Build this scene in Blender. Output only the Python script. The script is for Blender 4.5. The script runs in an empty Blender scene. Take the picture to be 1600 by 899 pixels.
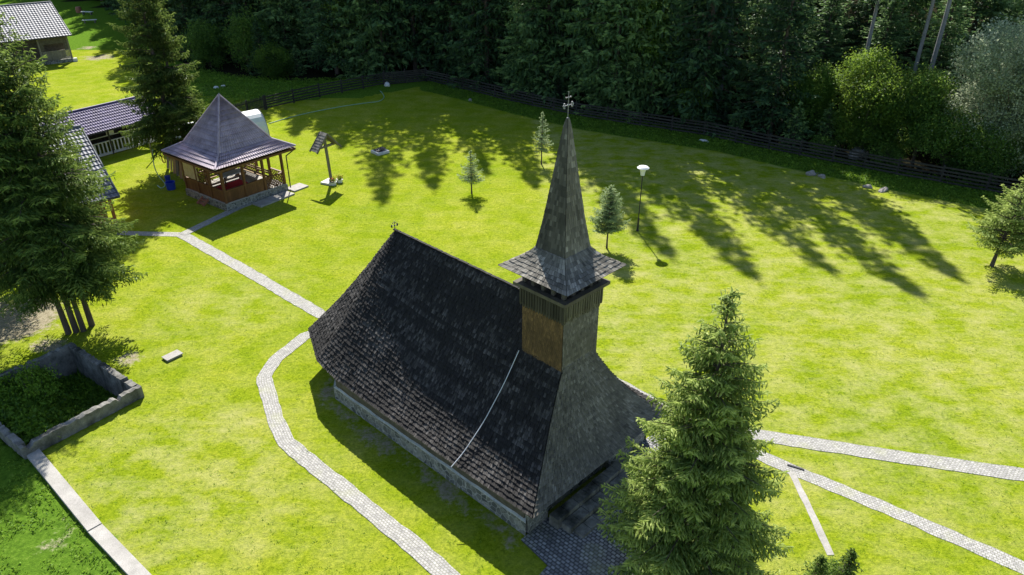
import bpy, math, random
import numpy as np
from mathutils import Vector
R=math.radians
rng=np.random.default_rng(7); random.seed(7)
scene=bpy.context.scene; col=scene.collection
# ------------------------------------------------------------------ camera, sky, sun, exposure
F=1132.; PITCH=R(28.9); CAMH=19.
cam_data=bpy.data.cameras.new('camera'); cam=bpy.data.objects.new('camera',cam_data); col.objects.link(cam)
cam.location=(0,0,CAMH); cam.rotation_euler=(R(90)-PITCH,0,0)
cam_data.lens=F/1600*36; cam_data.sensor_width=36; cam_data.clip_start=.5; cam_data.clip_end=1500
scene.camera=cam
SUN=Vector((-.15,1,0)).normalized(); SUN_EL=R(41.8)
w=bpy.data.worlds.new('World'); scene.world=w; w.use_nodes=True
nt=w.node_tree; bg=nt.nodes['Background']; sky=nt.nodes.new('ShaderNodeTexSky'); sky.sky_type='NISHITA'; sky.sun_disc=False
sky.sun_elevation=SUN_EL; sky.sun_rotation=math.atan2(SUN.x,SUN.y); sky.altitude=800
nt.links.new(sky.outputs[0],bg.inputs[0]); bg.inputs[1].default_value=.09
sd=bpy.data.lights.new('sun','SUN'); sd.energy=5; sd.angle=R(.55); sd.color=(1,.955,.88)
so=bpy.data.objects.new('sun',sd); col.objects.link(so)
so.rotation_euler=(-Vector((SUN.x*math.cos(SUN_EL),SUN.y*math.cos(SUN_EL),math.sin(SUN_EL)))).to_track_quat('-Z','Y').to_euler()
so.location=(0,0,60)
scene.view_settings.view_transform='Standard'; scene.view_settings.look='None'; scene.view_settings.gamma=1
scene.view_settings.exposure=1.06
try: scene.view_settings.use_curve_mapping=False
except: pass

# ------------------------------------------------------------------ helpers
def G(px,py,z=0.):          # survey: where a sight line through a pixel of the 1600 px photo meets height z
    x=(px-800)/F; u=-(py-449.5)/F; c,s=math.cos(PITCH),math.sin(PITCH)
    t=(z-CAMH)/(-s+c*u)
    return (x*t,(c+s*u)*t,z)
class MB:
    def __init__(s): s.v=[]; s.f=[]; s.t=[]; s.uv=[]; s.has=False
    def face(s,pts,tone=.5,uv=None):
        n=len(s.v); s.v+= [tuple(p) for p in pts]; s.f.append(tuple(range(n,n+len(pts)))); s.t.append(tone)
        if uv: s.has=True
        s.uv+= uv if uv else [(0,0)]*len(pts)
    def box(s,c,d,rz=0,tone=.5,tilt=None):      # centre, full size
        x,y,z=d[0]/2,d[1]/2,d[2]/2
        P=[Vector((i*x,j*y,k*z)) for k in(-1,1) for j in(-1,1) for i in(-1,1)]
        ca,sa=math.cos(rz),math.sin(rz)
        Q=[]
        for p in P:
            if tilt is not None: p=tilt@p
            Q.append((c[0]+p.x*ca-p.y*sa,c[1]+p.x*sa+p.y*ca,c[2]+p.z))
        for f in((0,2,3,1),(4,5,7,6),(0,1,5,4),(2,6,7,3),(0,4,6,2),(1,3,7,5)): s.face([Q[i] for i in f],tone)
    def beam(s,a,b,wd,hg,tone=.5,up=(0,0,1)):    # bar from a to b
        a,b=Vector(a),Vector(b); d=(b-a).normalized(); up=Vector(up)
        r=d.cross(up)
        if r.length<1e-3: r=d.cross(Vector((0,1,0)))
        r.normalize(); u=r.cross(d)
        Q=[p+r*(i*wd/2)+u*(k*hg/2) for p in(a,b) for k in(-1,1) for i in(-1,1)]
        for f in((0,2,3,1),(4,5,7,6),(0,1,5,4),(2,6,7,3),(0,4,6,2),(1,3,7,5)): s.face([Q[i] for i in f],tone)
    def tube(s,pts,rad,n=8,tone=.5,cap=True):
        pts=[Vector(p) for p in pts]; rr=rad if hasattr(rad,'__len__') else [rad]*len(pts)
        rings=[]
        for i,p in enumerate(pts):
            d=(pts[min(i+1,len(pts)-1)]-pts[max(i-1,0)]).normalized()
            a=d.cross(Vector((0,0,1)) if abs(d.z)<.95 else Vector((1,0,0))).normalized(); b=d.cross(a)
            rings.append([p+(a*math.cos(2*math.pi*k/n)+b*math.sin(2*math.pi*k/n))*rr[i] for k in range(n)])
        for i in range(len(pts)-1):
            for k in range(n):
                s.face([rings[i][k],rings[i][(k+1)%n],rings[i+1][(k+1)%n],rings[i+1][k]],tone)
        if cap: s.face(rings[0],tone); s.face(rings[-1][::-1],tone)
    def lathe(s,c,prof,n=16,tone=.5):
        for i in range(len(prof)-1):
            for k in range(n):
                a0,a1=2*math.pi*k/n,2*math.pi*(k+1)/n; (r0,z0),(r1,z1)=prof[i],prof[i+1]
                s.face([(c[0]+r0*math.cos(a0),c[1]+r0*math.sin(a0),c[2]+z0),(c[0]+r0*math.cos(a1),c[1]+r0*math.sin(a1),c[2]+z0),
                        (c[0]+r1*math.cos(a1),c[1]+r1*math.sin(a1),c[2]+z1),(c[0]+r1*math.cos(a0),c[1]+r1*math.sin(a0),c[2]+z1)],tone)
    def build(s,name,mat,parent=None,smooth=False):
        me=bpy.data.meshes.new(name); me.from_pydata([tuple(p) for p in s.v],[],s.f)
        a=me.attributes.new('tone','FLOAT','FACE'); a.data.foreach_set('value',np.array(s.t,dtype=np.float32))
        if s.has:
            u=me.uv_layers.new(name='uv'); u.data.foreach_set('uv',np.array(s.uv,dtype=np.float32).ravel())
        if smooth: me.polygons.foreach_set('use_smooth',[True]*len(me.polygons))
        me.materials.append(mat); me.update()
        o=bpy.data.objects.new(name,me); col.objects.link(o)
        if parent: o.parent=parent
        return o
def quads_mesh(name,V,T,mat):   # V (n,4,3) array of quads, T tones
    n=len(V); me=bpy.data.meshes.new(name); me.vertices.add(n*4); me.vertices.foreach_set('co',V.reshape(-1).astype(np.float32))
    me.loops.add(n*4); me.loops.foreach_set('vertex_index',np.arange(n*4,dtype=np.int32))
    me.polygons.add(n); me.polygons.foreach_set('loop_start',np.arange(0,n*4,4,dtype=np.int32))
    try: me.polygons.foreach_set('loop_total',np.full(n,4,dtype=np.int32))
    except: pass
    a=me.attributes.new('tone','FLOAT','FACE'); a.data.foreach_set('value',T.astype(np.float32))
    me.materials.append(mat); me.update(calc_edges=True); return me
def tag(o,label=None,cat=None,group=None,kind=None):
    if label: o['label']=label
    if cat: o['category']=cat
    if group: o['group']=group
    if kind: o['kind']=kind
    return o
def empty(name,loc,rz=0,label=None,cat=None,group=None):
    o=bpy.data.objects.new(name,None); col.objects.link(o); o.location=loc; o.rotation_euler=(0,0,rz); o.empty_display_size=.3
    return tag(o,label,cat,group)
def copy_tree(o,parent=None):
    c=o.copy(); col.objects.link(c)
    if parent: c.parent=parent
    for ch in [x for x in bpy.data.objects if x.parent==o]: copy_tree(ch,c)
    return c
def fast_copy(kids,root):
    c=root.copy(); col.objects.link(c)
    for k in kids:
        d=k.copy(); col.objects.link(d); d.parent=c
    return c

# ------------------------------------------------------------------ materials
class NT:
    def __init__(s,name,rough=.8,spec=.3):
        s.m=bpy.data.materials.new(name); s.m.use_nodes=True; s.n=s.m.node_tree.nodes; s.l=s.m.node_tree.links
        s.b=s.n['Principled BSDF']; s.b.inputs['Roughness'].default_value=rough; s.b.inputs['Specular IOR Level'].default_value=spec
    def tc(s,out='Object',scale=(1,1,1)):
        t=s.n.new('ShaderNodeTexCoord'); m=s.n.new('ShaderNodeMapping'); m.inputs['Scale'].default_value=scale; s.l.new(t.outputs[out],m.inputs[0]); return m.outputs[0]
    def noise(s,vec,scale,detail=4,rough=.55):
        n=s.n.new('ShaderNodeTexNoise'); n.inputs['Scale'].default_value=scale; n.inputs['Detail'].default_value=detail; n.inputs['Roughness'].default_value=rough; s.l.new(vec,n.inputs['Vector']); return n.outputs['Fac']
    def ramp(s,fac,stops):
        r=s.n.new('ShaderNodeValToRGB'); e=r.color_ramp.elements
        while len(e)<len(stops): e.new(.5)
        for i,(p,c) in enumerate(stops): e[i].position=p; e[i].color=(c[0],c[1],c[2],1) if hasattr(c,'__len__') else (c,c,c,1)
        s.l.new(fac,r.inputs[0]); return r.outputs[0]
    def mix(s,fac,a,b,mode='MIX'):
        m=s.n.new('ShaderNodeMix'); m.data_type='RGBA'; m.blend_type=mode
        for k,v in((0,fac),(6,a),(7,b)):
            if hasattr(v,'is_linked') or hasattr(v,'links'): s.l.new(v,m.inputs[k])
            elif k==0: m.inputs[0].default_value=v
            else: m.inputs[k].default_value=(v[0],v[1],v[2],1) if hasattr(v,'__len__') else (v,v,v,1)
        return m.outputs[2]
    def math(s,op,a,b=0.,clamp=False):
        m=s.n.new('ShaderNodeMath'); m.operation=op; m.use_clamp=clamp
        for k,v in((0,a),(1,b)):
            if hasattr(v,'links'): s.l.new(v,m.inputs[k])
            else: m.inputs[k].default_value=v
        return m.outputs[0]
    def attr(s,name='tone'):
        a=s.n.new('ShaderNodeAttribute'); a.attribute_name=name; return a
    def bump(s,h,strength=.5,dist=.02):
        b=s.n.new('ShaderNodeBump'); b.inputs['Strength'].default_value=strength; b.inputs['Distance'].default_value=dist; s.l.new(h,b.inputs['Height']); s.l.new(b.outputs[0],s.b.inputs['Normal'])
    def color(s,c): s.l.new(c,s.b.inputs['Base Color'])
def toned(name,lo,hi,rough=.8,nscale=3,streak=(1,1,1),spec=.3,bump=.3,mid=None,namp=.5):
    k=NT(name,rough,spec); v=k.tc('Object',streak); n=k.noise(v,nscale,5,.6); t=k.attr().outputs['Fac']
    f=k.math('ADD',k.math('MULTIPLY',t,1-namp),k.math('MULTIPLY',k.math('ADD',k.math('MULTIPLY',k.math('SUBTRACT',n,.5),2.4),.5),namp),True)
    k.color(k.ramp(f,[(0,lo),(1,hi)] if mid is None else [(0,lo),(.5,mid),(1,hi)])); k.bump(k.noise(v,nscale*4,3),bump,.01); return k.m
def foliage(name,dark,mid,light,trans=.3,rough=.6,vary=.22):
    k=NT(name,rough,.25); t=k.attr().outputs['Fac']; oi=k.n.new('ShaderNodeObjectInfo')
    v=k.tc('Object'); n=k.noise(v,.9,2)
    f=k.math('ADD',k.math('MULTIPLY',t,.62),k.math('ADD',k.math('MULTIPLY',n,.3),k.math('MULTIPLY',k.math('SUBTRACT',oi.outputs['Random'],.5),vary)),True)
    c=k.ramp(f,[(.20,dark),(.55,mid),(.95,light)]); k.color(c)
    tr=k.n.new('ShaderNodeBsdfTranslucent'); k.l.new(k.mix(.5,c,light),tr.inputs[0]); mx=k.n.new('ShaderNodeMixShader'); mx.inputs[0].default_value=trans
    out=k.n['Material Output']; k.l.new(k.b.outputs[0],mx.inputs[1]); k.l.new(tr.outputs[0],mx.inputs[2]); k.l.new(mx.outputs[0],out.inputs[0]); return k.m
M={}
M['shingle']=toned('dark_shingle',(.004,.0037,.0038),(.25,.232,.215),.8,1.0,(1,1,.5),.2,.4,(.0225,.021,.020),.16)
M['shingle_grey']=toned('silver_shingle',(.025,.024,.021),(.42,.39,.33),.78,1.2,(1,1,.4),.25,.4,(.155,.143,.118),.28)
M['shingle_brown']=toned('brown_shingle',(.03,.018,.009),(.34,.20,.08),.75,3.5,(1,1,.35),.3,.4,(.125,.075,.034),.45)
M['dark_board']=toned('dark_board',(.012,.011,.009),(.10,.09,.07),.8,5,(1,1,.15),.3,.4)
M['old_board']=toned('old_board',(.05,.045,.03),(.26,.24,.17),.8,6,(1,1,.15),.3,.4)
M['log']=toned('log_wood',(.04,.035,.028),(.16,.14,.11),.8,4,(1,1,1),.3,.4)
M['brown_wood']=toned('brown_wood',(.055,.022,.008),(.22,.095,.035),.6,4,(1,1,.3),.4,.2)
M['orange_wood']=toned('orange_wood',(.16,.05,.015),(.42,.15,.05),.6,4,(1,1,.3),.4,.2)
M['grey_wood']=toned('grey_wood',(.07,.065,.05),(.30,.27,.22),.85,5,(1,1,.3),.3,.4)
M['fence_wood']=toned('fence_wood',(.010,.011,.010),(.055,.052,.045),.8,5,(1,1,1),.3,.3)
M['raw_board']=toned('raw_board',(.20,.12,.06),(.50,.36,.20),.75,4,(1,1,.2),.3,.3)
M['metal']=toned('wrought_metal',(.10,.10,.11),(.30,.30,.32),.45,8,(1,1,1),.6,.1)
M['black_metal']=toned('black_metal',(.012,.012,.014),(.03,.03,.035),.5,8,(1,1,1),.5,.1)
M['cable']=toned('pale_cable',(.55,.57,.62),(.65,.67,.72),.5,8,(1,1,1),.4,.1)
M['purple_tile']=toned('purple_tile',(.125,.092,.112),(.56,.455,.53),.5,1.5,(1,1,1),.45,.05)
M['blue_tile']=toned('deep_purple_tile',(.035,.026,.07),(.17,.135,.28),.6,1.5,(1,1,1),.3,.05)
M['grey_tile']=toned('grey_tile',(.07,.075,.09),(.22,.23,.26),.58,1.5,(1,1,1),.35,.05)
M['white']=toned('white_paint',(.62,.64,.62),(.82,.82,.80),.5,6,(1,1,1),.4,.1)
M['plastic_sheet']=toned('white_sheet',(.60,.64,.60),(.78,.80,.78),.35,3,(1,1,1),.5,.2)
M['tarp']=toned('yellowed_tarp',(.30,.23,.13),(.62,.55,.36),.4,2.5,(1,1,1),.5,.5)
M['blue']=toned('blue_plastic',(.008,.03,.35),(.02,.06,.55),.35,4,(1,1,1),.5,.05)
M['red_cloth']=toned('red_cloth',(.35,.02,.03),(.60,.06,.07),.9,12,(1,1,1),.1,.2)
M['white_cloth']=toned('white_cloth',(.45,.44,.42),(.7,.69,.66),.9,12,(1,1,1),.1,.2)
M['yellow']=toned('yellow_plastic',(.55,.35,.02),(.75,.5,.05),.5,4,(1,1,1),.4,.05)
M['green_hose']=toned('pale_green_hose',(.20,.38,.25),(.32,.52,.36),.5,4,(1,1,1),.4,.05)
M['clay']=toned('reddish_paint',(.25,.10,.06),(.40,.18,.11),.7,4,(1,1,1),.3,.1)
M['bark']=toned('spruce_bark',(.035,.028,.022),(.15,.12,.10),.9,6,(1,1,.3),.2,.6)
M['pale_bark']=toned('pale_bark',(.10,.10,.105),(.30,.30,.31),.9,4,(1,1,.3),.2,.5)
M['rock']=toned('rock',(.16,.145,.125),(.44,.40,.36),.9,3,(1,1,1),.2,.6)
M['white_rock']=toned('white_rock',(.5,.5,.47),(.75,.74,.7),.9,3,(1,1,1),.2,.5)
M['flower']=toned('flower',(.6,.25,.02),(.7,.08,.08),.7,30,(1,1,1),.2,.1)
M['spruce']=foliage('spruce_needles',(.010,.028,.008),(.058,.125,.024),(.38,.48,.11),.34)
M['hero_spruce']=foliage('fresh_spruce_needles',(.016,.038,.011),(.14,.235,.05),(.66,.74,.24),.40)
M['young_spruce']=foliage('young_spruce_needles',(.06,.11,.045),(.24,.34,.15),(.52,.60,.34),.42)
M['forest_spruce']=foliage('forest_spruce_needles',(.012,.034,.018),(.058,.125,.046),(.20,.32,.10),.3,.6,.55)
M['leaf_green']=foliage('green_leaves',(.022,.07,.014),(.11,.22,.035),(.30,.42,.075),.45)
M['leaf_yellow']=foliage('yellowing_leaves',(.02,.06,.010),(.11,.21,.025),(.27,.37,.05),.45)
M['leaf_silver']=foliage('silver_leaves',(.06,.10,.045),(.28,.36,.20),(.66,.70,.52),.4,.45)
M['weed']=foliage('weed_leaves',(.05,.12,.010),(.17,.31,.022),(.30,.44,.05),.4)
M['clover']=foliage('clover_leaves',(.08,.19,.01),(.15,.29,.015),(.24,.38,.03),.4)

def mat_ground():
    k=NT('ground',1.,.0); v=k.tc('Object'); 
    big=k.noise(v,.16,3,.5); med=k.noise(v,.62,4,.6); fine=k.noise(v,4.2,6,.82); tiny=k.noise(v,9,4,.95)
    vs=k.tc('Object',(.6,1.05,1)); st=k.noise(vs,1.1,4,.65)
    z=k.attr('zone'); sep=k.n.new('ShaderNodeSeparateColor'); k.l.new(z.outputs['Color'],sep.inputs[0])
    base=k.ramp(k.math('ADD',k.math('MULTIPLY',med,.55),k.math('MULTIPLY',big,.45)),[(.30,(.150,.222,.010)),(.45,(.200,.264,.012)),(.60,(.252,.295,.022)),(.74,(.31,.325,.055))])
    f2=k.math('ADD',k.math('MULTIPLY',fine,.4),k.math('MULTIPLY',tiny,.6))
    base=k.mix(1.,base,k.ramp(f2,[(.36,(.34,.44,.4)),(.5,1.),(.62,(1.6,1.42,1.8))]),'MULTIPLY')
    # dry straw patches, more of them on the sunny right-hand lawn (red channel of 'dry')
    dz=k.attr('dry').outputs['Fac']
    d=k.math('MULTIPLY',k.ramp(k.math('ADD',k.math('MULTIPLY',st,.6),k.math('MULTIPLY',med,.4)),[(.43,0.),(.68,.85)]),dz)
    base=k.mix(k.math('MULTIPLY',d,k.ramp(fine,[(.3,.45),(.65,1.)])),base,(.40,.38,.17))
    def zone(ch,amp,c,lo=.42,hi=.58):
        nonlocal base
        f=k.math('ADD',sep.outputs[ch],k.math('MULTIPLY',k.math('SUBTRACT',k.math('ADD',k.math('MULTIPLY',med,.5),k.math('MULTIPLY',fine,.5)),.5),amp))
        base=k.mix(k.ramp(f,[(lo,0.),(hi,1.)]),base,c)
    rough=k.ramp(fine,[(.3,(.035,.08,.010)),(.55,(.10,.19,.018)),(.75,(.22,.28,.06))])
    zone(2,.7,rough)
    dirt=k.ramp(fine,[(.3,(.17,.14,.085)),(.6,(.36,.32,.22)),(.8,(.48,.45,.37))])
    zone(1,1.5,dirt)
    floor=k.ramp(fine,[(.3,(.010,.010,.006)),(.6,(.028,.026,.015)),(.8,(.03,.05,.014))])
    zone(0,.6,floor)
    k.color(base); k.bump(k.math('ADD',fine,k.math('MULTIPLY',tiny,.7)),.9,.06); return k.m
M['ground']=mat_ground()
def mat_cobble():
    k=NT('cobble',.85,.3); v=k.tc('UV'); br=k.n.new('ShaderNodeTexBrick'); k.l.new(v,br.inputs['Vector'])
    br.inputs['Scale'].default_value=1; br.inputs['Brick Width'].default_value=.12; br.inputs['Row Height'].default_value=.10; br.inputs['Mortar Size'].default_value=.011; br.inputs['Mortar Smooth'].default_value=.3
    br.inputs['Color1'].default_value=(.29,.28,.27,1); br.inputs['Color2'].default_value=(.43,.415,.39,1); br.inputs['Mortar'].default_value=(.24,.24,.19,1); br.inputs['Bias'].default_value=.1
    o=k.tc('Object'); n=k.noise(o,9,4,.7); n2=k.noise(o,.9,3)
    c=k.mix(1.,br.outputs['Color'],k.ramp(n,[(.3,.72),(.7,1.2)]),'MULTIPLY'); c=k.mix(k.ramp(n2,[(.55,0.),(.75,.45)]),c,(.36,.37,.20))
    k.color(c); k.bump(k.math('ADD',k.math('MULTIPLY',br.outputs['Fac'],-1),k.math('MULTIPLY',n,.4)),.8,.02); return k.m
M['cobble']=mat_cobble()
def mat_stone():
    k=NT('rubble_stone',.85,.3); v=k.tc('Object'); vo=k.n.new('ShaderNodeTexVoronoi'); vo.feature='DISTANCE_TO_EDGE'; vo.inputs['Scale'].default_value=4.2; k.l.new(v,vo.inputs['Vector'])
    vc=k.n.new('ShaderNodeTexVoronoi'); vc.inputs['Scale'].default_value=4.2; k.l.new(v,vc.inputs['Vector'])
    e=k.ramp(vo.outputs['Distance'],[(.03,1.),(.07,0.)]); bw=k.n.new('ShaderNodeRGBToBW'); k.l.new(vc.outputs['Color'],bw.inputs[0])
    c=k.mix(e,k.ramp(bw.outputs[0],[(.2,(.10,.105,.095)),(.8,(.27,.265,.23))]),(.36,.355,.33)); c=k.mix(1.,c,k.ramp(k.noise(v,7,4),[(.3,.7),(.7,1.2)]),'MULTIPLY')
    k.color(c); k.bump(k.math('SUBTRACT',1.,e),.7,.03); return k.m
M['stone']=mat_stone()
def mat_concrete(name,lo,hi,sc=1.6,stain=(.06,.06,.055),sa=.6):
    k=NT(name,.9,.25); v=k.tc('Object'); n=k.noise(v,sc,6,.7); n2=k.noise(k.tc('Object',(1,1,.35)),1.1,4,.6); n3=k.noise(v,30,3)
    c=k.ramp(n,[(.3,lo),(.7,hi)]); c=k.mix(k.ramp(n2,[(.5,0.),(.68,sa)]),c,stain); c=k.mix(1.,c,k.ramp(n3,[(.3,.8),(.7,1.15)]),'MULTIPLY'); k.color(c); k.bump(n3,.5,.01); return k.m
M['concrete']=mat_concrete('old_concrete',(.09,.088,.075),(.29,.28,.25),2.6,(.022,.024,.018),.9)
M['pale_concrete']=mat_concrete('pale_concrete',(.28,.265,.24),(.44,.42,.385),1.6,(.25,.25,.2),.4)
M['mortar']=mat_concrete('pale_mortar',(.34,.35,.34),(.60,.61,.60),2,(.3,.3,.28),.4)
M['patio']=mat_cobble(); M['patio'].name='patio_cobble'
b_=[n for n in M['patio'].node_tree.nodes if n.type=='TEX_BRICK'][0]; b_.inputs['Color1'].default_value=(.15,.15,.155,1); b_.inputs['Color2'].default_value=(.34,.34,.34,1); b_.inputs['Mortar'].default_value=(.06,.06,.06,1); b_.inputs['Brick Width'].default_value=.17; b_.inputs['Row Height'].default_value=.13; b_.inputs['Mortar Size'].default_value=.02

# ------------------------------------------------------------------ terrain
FE=np.array([(-400,420),(-71.8,139.3),(-38.3,88.5),(-31.4,84.5),(-23.6,82.6),(-17.3,83.9),(-9.7,83.4),(-7,81.2),(0,74.4),(6,69.2),(11.6,65.9),(16.8,63),(21.1,59.1),(25.2,55.9),(28.9,53),(33.8,49.6),(60,29),(400,-200)])
def yf(x): return np.interp(x,FE[:,0],FE[:,1])
def gz(x,y):
    d=np.clip((y-yf(x)-2.5)/34,0,1); return 6.5*d*d*(3-2*d)
# ruined basin, rectangle at the wall tops
PA,PB,PC=[np.array(G(*p,.5)[:2]) for p in((120,535),(214,606),(36,698))]
e_bc=(PC-PB); e_bc/=np.linalg.norm(e_bc); n_=np.array([e_bc[1],-e_bc[0]]); 
if n_@(PA-PB)<0: n_=-n_
lenBA=float((PA-PB)@n_); lenBC=float(np.linalg.norm(PC-PB))
PB=PB; PA=PB+n_*lenBA; PC=PB+e_bc*lenBC; PD=PA+e_bc*lenBC
def axis(lo,hi,fl,fh,st,far):
    a=[*np.arange(fl,fh,st)]; x=fl; s=far
    left=[]; 
    while x>lo: x-=s; left.append(x); s*=1.18
    right=[]; x=a[-1]; s=far
    while x<hi: x+=s; right.append(x); s*=1.18
    return np.array(sorted(left)+a+right)
xs=np.unique(np.concatenate([axis(-700,700,-60,44,.8,1.5),np.arange(-29,-14,.17)])); ys=np.unique(np.concatenate([axis(-60,900,4,100,.8,1.5),np.arange(18,34,.17)]))
X,Y=np.meshgrid(xs,ys); Z=gz(X,Y)
ru=(X-PB[0])*n_[0]+(Y-PB[1])*n_[1]; rv=(X-PB[0])*e_bc[0]+(Y-PB[1])*e_bc[1]
inside=(ru>0.0)&(ru<lenBA)&(rv>0)&(rv<lenBC); Z=np.where(inside,-.95,Z)
def dist_line(X,Y,pts):
    best=np.full(X.shape,1e9)
    for a,b in zip(pts[:-1],pts[1:]):
        a=np.array(a[:2]);b=np.array(b[:2]);d=b-a;t=np.clip(((X-a[0])*d[0]+(Y-a[1])*d[1])/(d@d),0,1)
        best=np.minimum(best,np.hypot(X-a[0]-t*d[0],Y-a[1]-t*d[1]))
    return best
fence_px=[(415,172),(500,152),(600,133),(665,128),(700,135),(800,160),(900,182),(1000,198),(1100,213),(1200,235),(1300,255),(1400,275),(1540,300)]
fence_w=[G(*p) for p in fence_px]; 
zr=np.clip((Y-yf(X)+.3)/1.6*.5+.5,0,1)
inner=Y-yf(X)
band=np.clip((3.0-np.abs(inner+2.4))/1.2*.5+.5,0,1)*(X>-10)
leftm=((X<-9)&(inner>-9)&(dist_line(X,Y,fence_w[:4])<40)&(Y>66+ (X+25)*.95)&(X>-42)).astype(float)
sw=G(50,708);sw2=G(215,899); dl=np.array(sw2[:2])-np.array(sw[:2]); side=(X-sw[0])*dl[1]-(Y-sw[1])*dl[0]
bl=((side>0)&(Y<26)&(X<-9)).astype(float)
far=((X<-48)&(Y>100)).astype(float)*.85
zb=np.clip(np.maximum.reduce([band,leftm,bl,far,inside.astype(float)]),0,1)
_o=G(825,835)
def CWp(u,v): return (_o[0]-math.sin(R(45.3))*u+math.cos(R(45.3))*v,_o[1]+math.cos(R(45.3))*u+math.sin(R(45.3))*v)
def blob(px,py,r,s=1.):
    g=G(px,py); return s*np.clip(1.25-np.hypot(X-g[0],Y-g[1])/r,0,1)
zg=np.maximum.reduce([blob(20,500,3.2,.9),blob(75,540,1.6,.6),blob(-40,510,4,.9),blob(155,90,3.5,.62),blob(135,75,2.5,.6),blob(200,560,1.3,.55),blob(1275,272,1.2,.5),blob(80,850,1.2,.45),blob(105,820,.9,.4),blob(1545,415,1.2,.5),blob(870,175,2.5,.5),.52*np.clip(1.3-dist_line(X,Y,[CWp(-.1,-.5),CWp(10.8,-.8),CWp(13,1)])/.8,0,1)])
dry=np.clip(.25+ .75*(X>2)*np.clip((Y-12)/10,0,1)+blob(330,480,5,.6)+blob(270,800,6,.7)+blob(300,700,4,.5),0,1)
nx,ny=len(xs),len(ys); idx=np.arange(nx*ny).reshape(ny,nx)
quads=np.stack([idx[:-1,:-1],idx[:-1,1:],idx[1:,1:],idx[1:,:-1]],-1).reshape(-1,4)
me=bpy.data.meshes.new('ground'); V=np.stack([X,Y,Z],-1).reshape(-1,3)
me.vertices.add(len(V)); me.vertices.foreach_set('co',V.ravel().astype(np.float32)); me.loops.add(quads.size); me.loops.foreach_set('vertex_index',quads.ravel().astype(np.int32))
me.polygons.add(len(quads)); me.polygons.foreach_set('loop_start',np.arange(0,quads.size,4,dtype=np.int32))
a=me.attributes.new('zone','FLOAT_COLOR','POINT'); a.data.foreach_set('color',np.stack([zr,zg,zb,np.ones_like(zr)],-1).ravel().astype(np.float32))
a=me.attributes.new('dry','FLOAT','POINT'); a.data.foreach_set('value',dry.ravel().astype(np.float32))
me.materials.append(M['ground']); me.update(calc_edges=True); me.validate()
ground=bpy.data.objects.new('ground',me); col.objects.link(ground); tag(ground,kind='structure')

# ------------------------------------------------------------------ paths
def ribbon(name,pts,width,z,mat,th=.03,wj=0.,label=None):
    P=[Vector((p[0],p[1])) for p in pts]; mb=MB(); L=[];Rr=[];S=[0]
    # subdivide
    Q=[P[0]]
    for a,b in zip(P[:-1],P[1:]):
        n=max(1,int((b-a).length/.35)); Q+=[a+(b-a)*(i/n) for i in range(1,n+1)]
    for i,p in enumerate(Q):
        d=(Q[min(i+1,len(Q)-1)]-Q[max(i-1,0)]).normalized(); n=Vector((-d.y,d.x))
        wl=width/2+random.uniform(-wj,wj); wr=width/2+random.uniform(-wj,wj)
        L.append(p+n*wl); Rr.append(p-n*wr)
        if i: S.append(S[-1]+(p-Q[i-1]).length)
    for i in range(len(Q)-1):
        mb.face([(*Rr[i],z),(*Rr[i+1],z),(*L[i+1],z),(*L[i],z)],.5,[(S[i],0),(S[i+1],0),(S[i+1],width),(S[i],width)])
        for A in(L,Rr): mb.face([(*A[i],z),(*A[i+1],z),(*A[i+1],z-th),(*A[i],z-th)],.5,[(S[i],0),(S[i+1],0),(S[i+1],.03),(S[i],.03)])
    o=mb.build(name,mat); return tag(o,kind='structure')
ch_o=G(825,835); CA=R(45.3); cV=Vector((math.cos(CA),math.sin(CA))); cU=Vector((-cV.y,cV.x))
def CW(u,v): return (ch_o[0]+cU.x*u+cV.x*v, ch_o[1]+cU.y*u+cV.y*v)
ribbon('path',[G(180,364),G(285,367)],.62,.010,M['cobble'],wj=.02)
ribbon('path',[G(285,367),G(400,432),G(502,492),CW(15.6,4.6),CW(15.2,7.3),CW(12.5,8.6),CW(6,8.9),CW(0,8.8),G(1100,668),G(1190,681),G(1390,712),G(1610,744),(30,16.5,0),(48,12.5,0)],.74,.015,M['cobble'],wj=.03)
ribbon('path',[CW(15.9,3.2),G(476,526),G(430,562),G(412,590),G(430,655),G(447,692),G(560,783),G(640,848),G(705,905),G(760,960)],.66,.020,M['cobble'],wj=.03)
ribbon('path',[G(285,367),G(372,325),G(395,316)],.62,.025,M['cobble'],wj=.02)
ribbon('path',[G(1130,683),G(1175,706),G(1235,733),G(1400,801),G(1610,892),(23,11.2,0),(34,3.5,0)],.62,.010,M['cobble'],wj=.03)
ribbon('path',[G(1236,738),G(1262,790),G(1298,868)],.24,.016,M['pale_concrete'],wj=.015)
mb=MB()
def poly_ps(pts,z,th,mb,org=(0,0)):
    mb.face([(p[0],p[1],z) for p in pts],.5,[tuple((Vector(p[:2])-Vector(ch_o[:2])).dot(a) for a in(cU,cV)) for p in pts])
    for a,b in zip(pts,pts[1:]+pts[:1]): mb.face([(a[0],a[1],z),(b[0],b[1],z),(b[0],b[1],z-th),(a[0],a[1],z-th)],.5)
poly_ps([CW(-.02,-.35),CW(-1.35,-.5),CW(-1.5,-1.6),CW(-4.6,-1.6),CW(-4.6,5.2),CW(-1.6,8.6),CW(-.02,8.3)],.05,.06,mb)
tag(mb.build('patio',M['patio']),kind='structure')
g0=G(450,305);
mb=MB(); mb.box((G(428,312)[0],G(428,312)[1],.05),(2.9,.95,.1),R(55)); mb.box((G(462,294)[0]+.1,G(462,294)[1],.045),(1.3,1.0,.09),R(55)); tag(mb.build('paved_apron',M['pale_concrete']),kind='structure')
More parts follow.
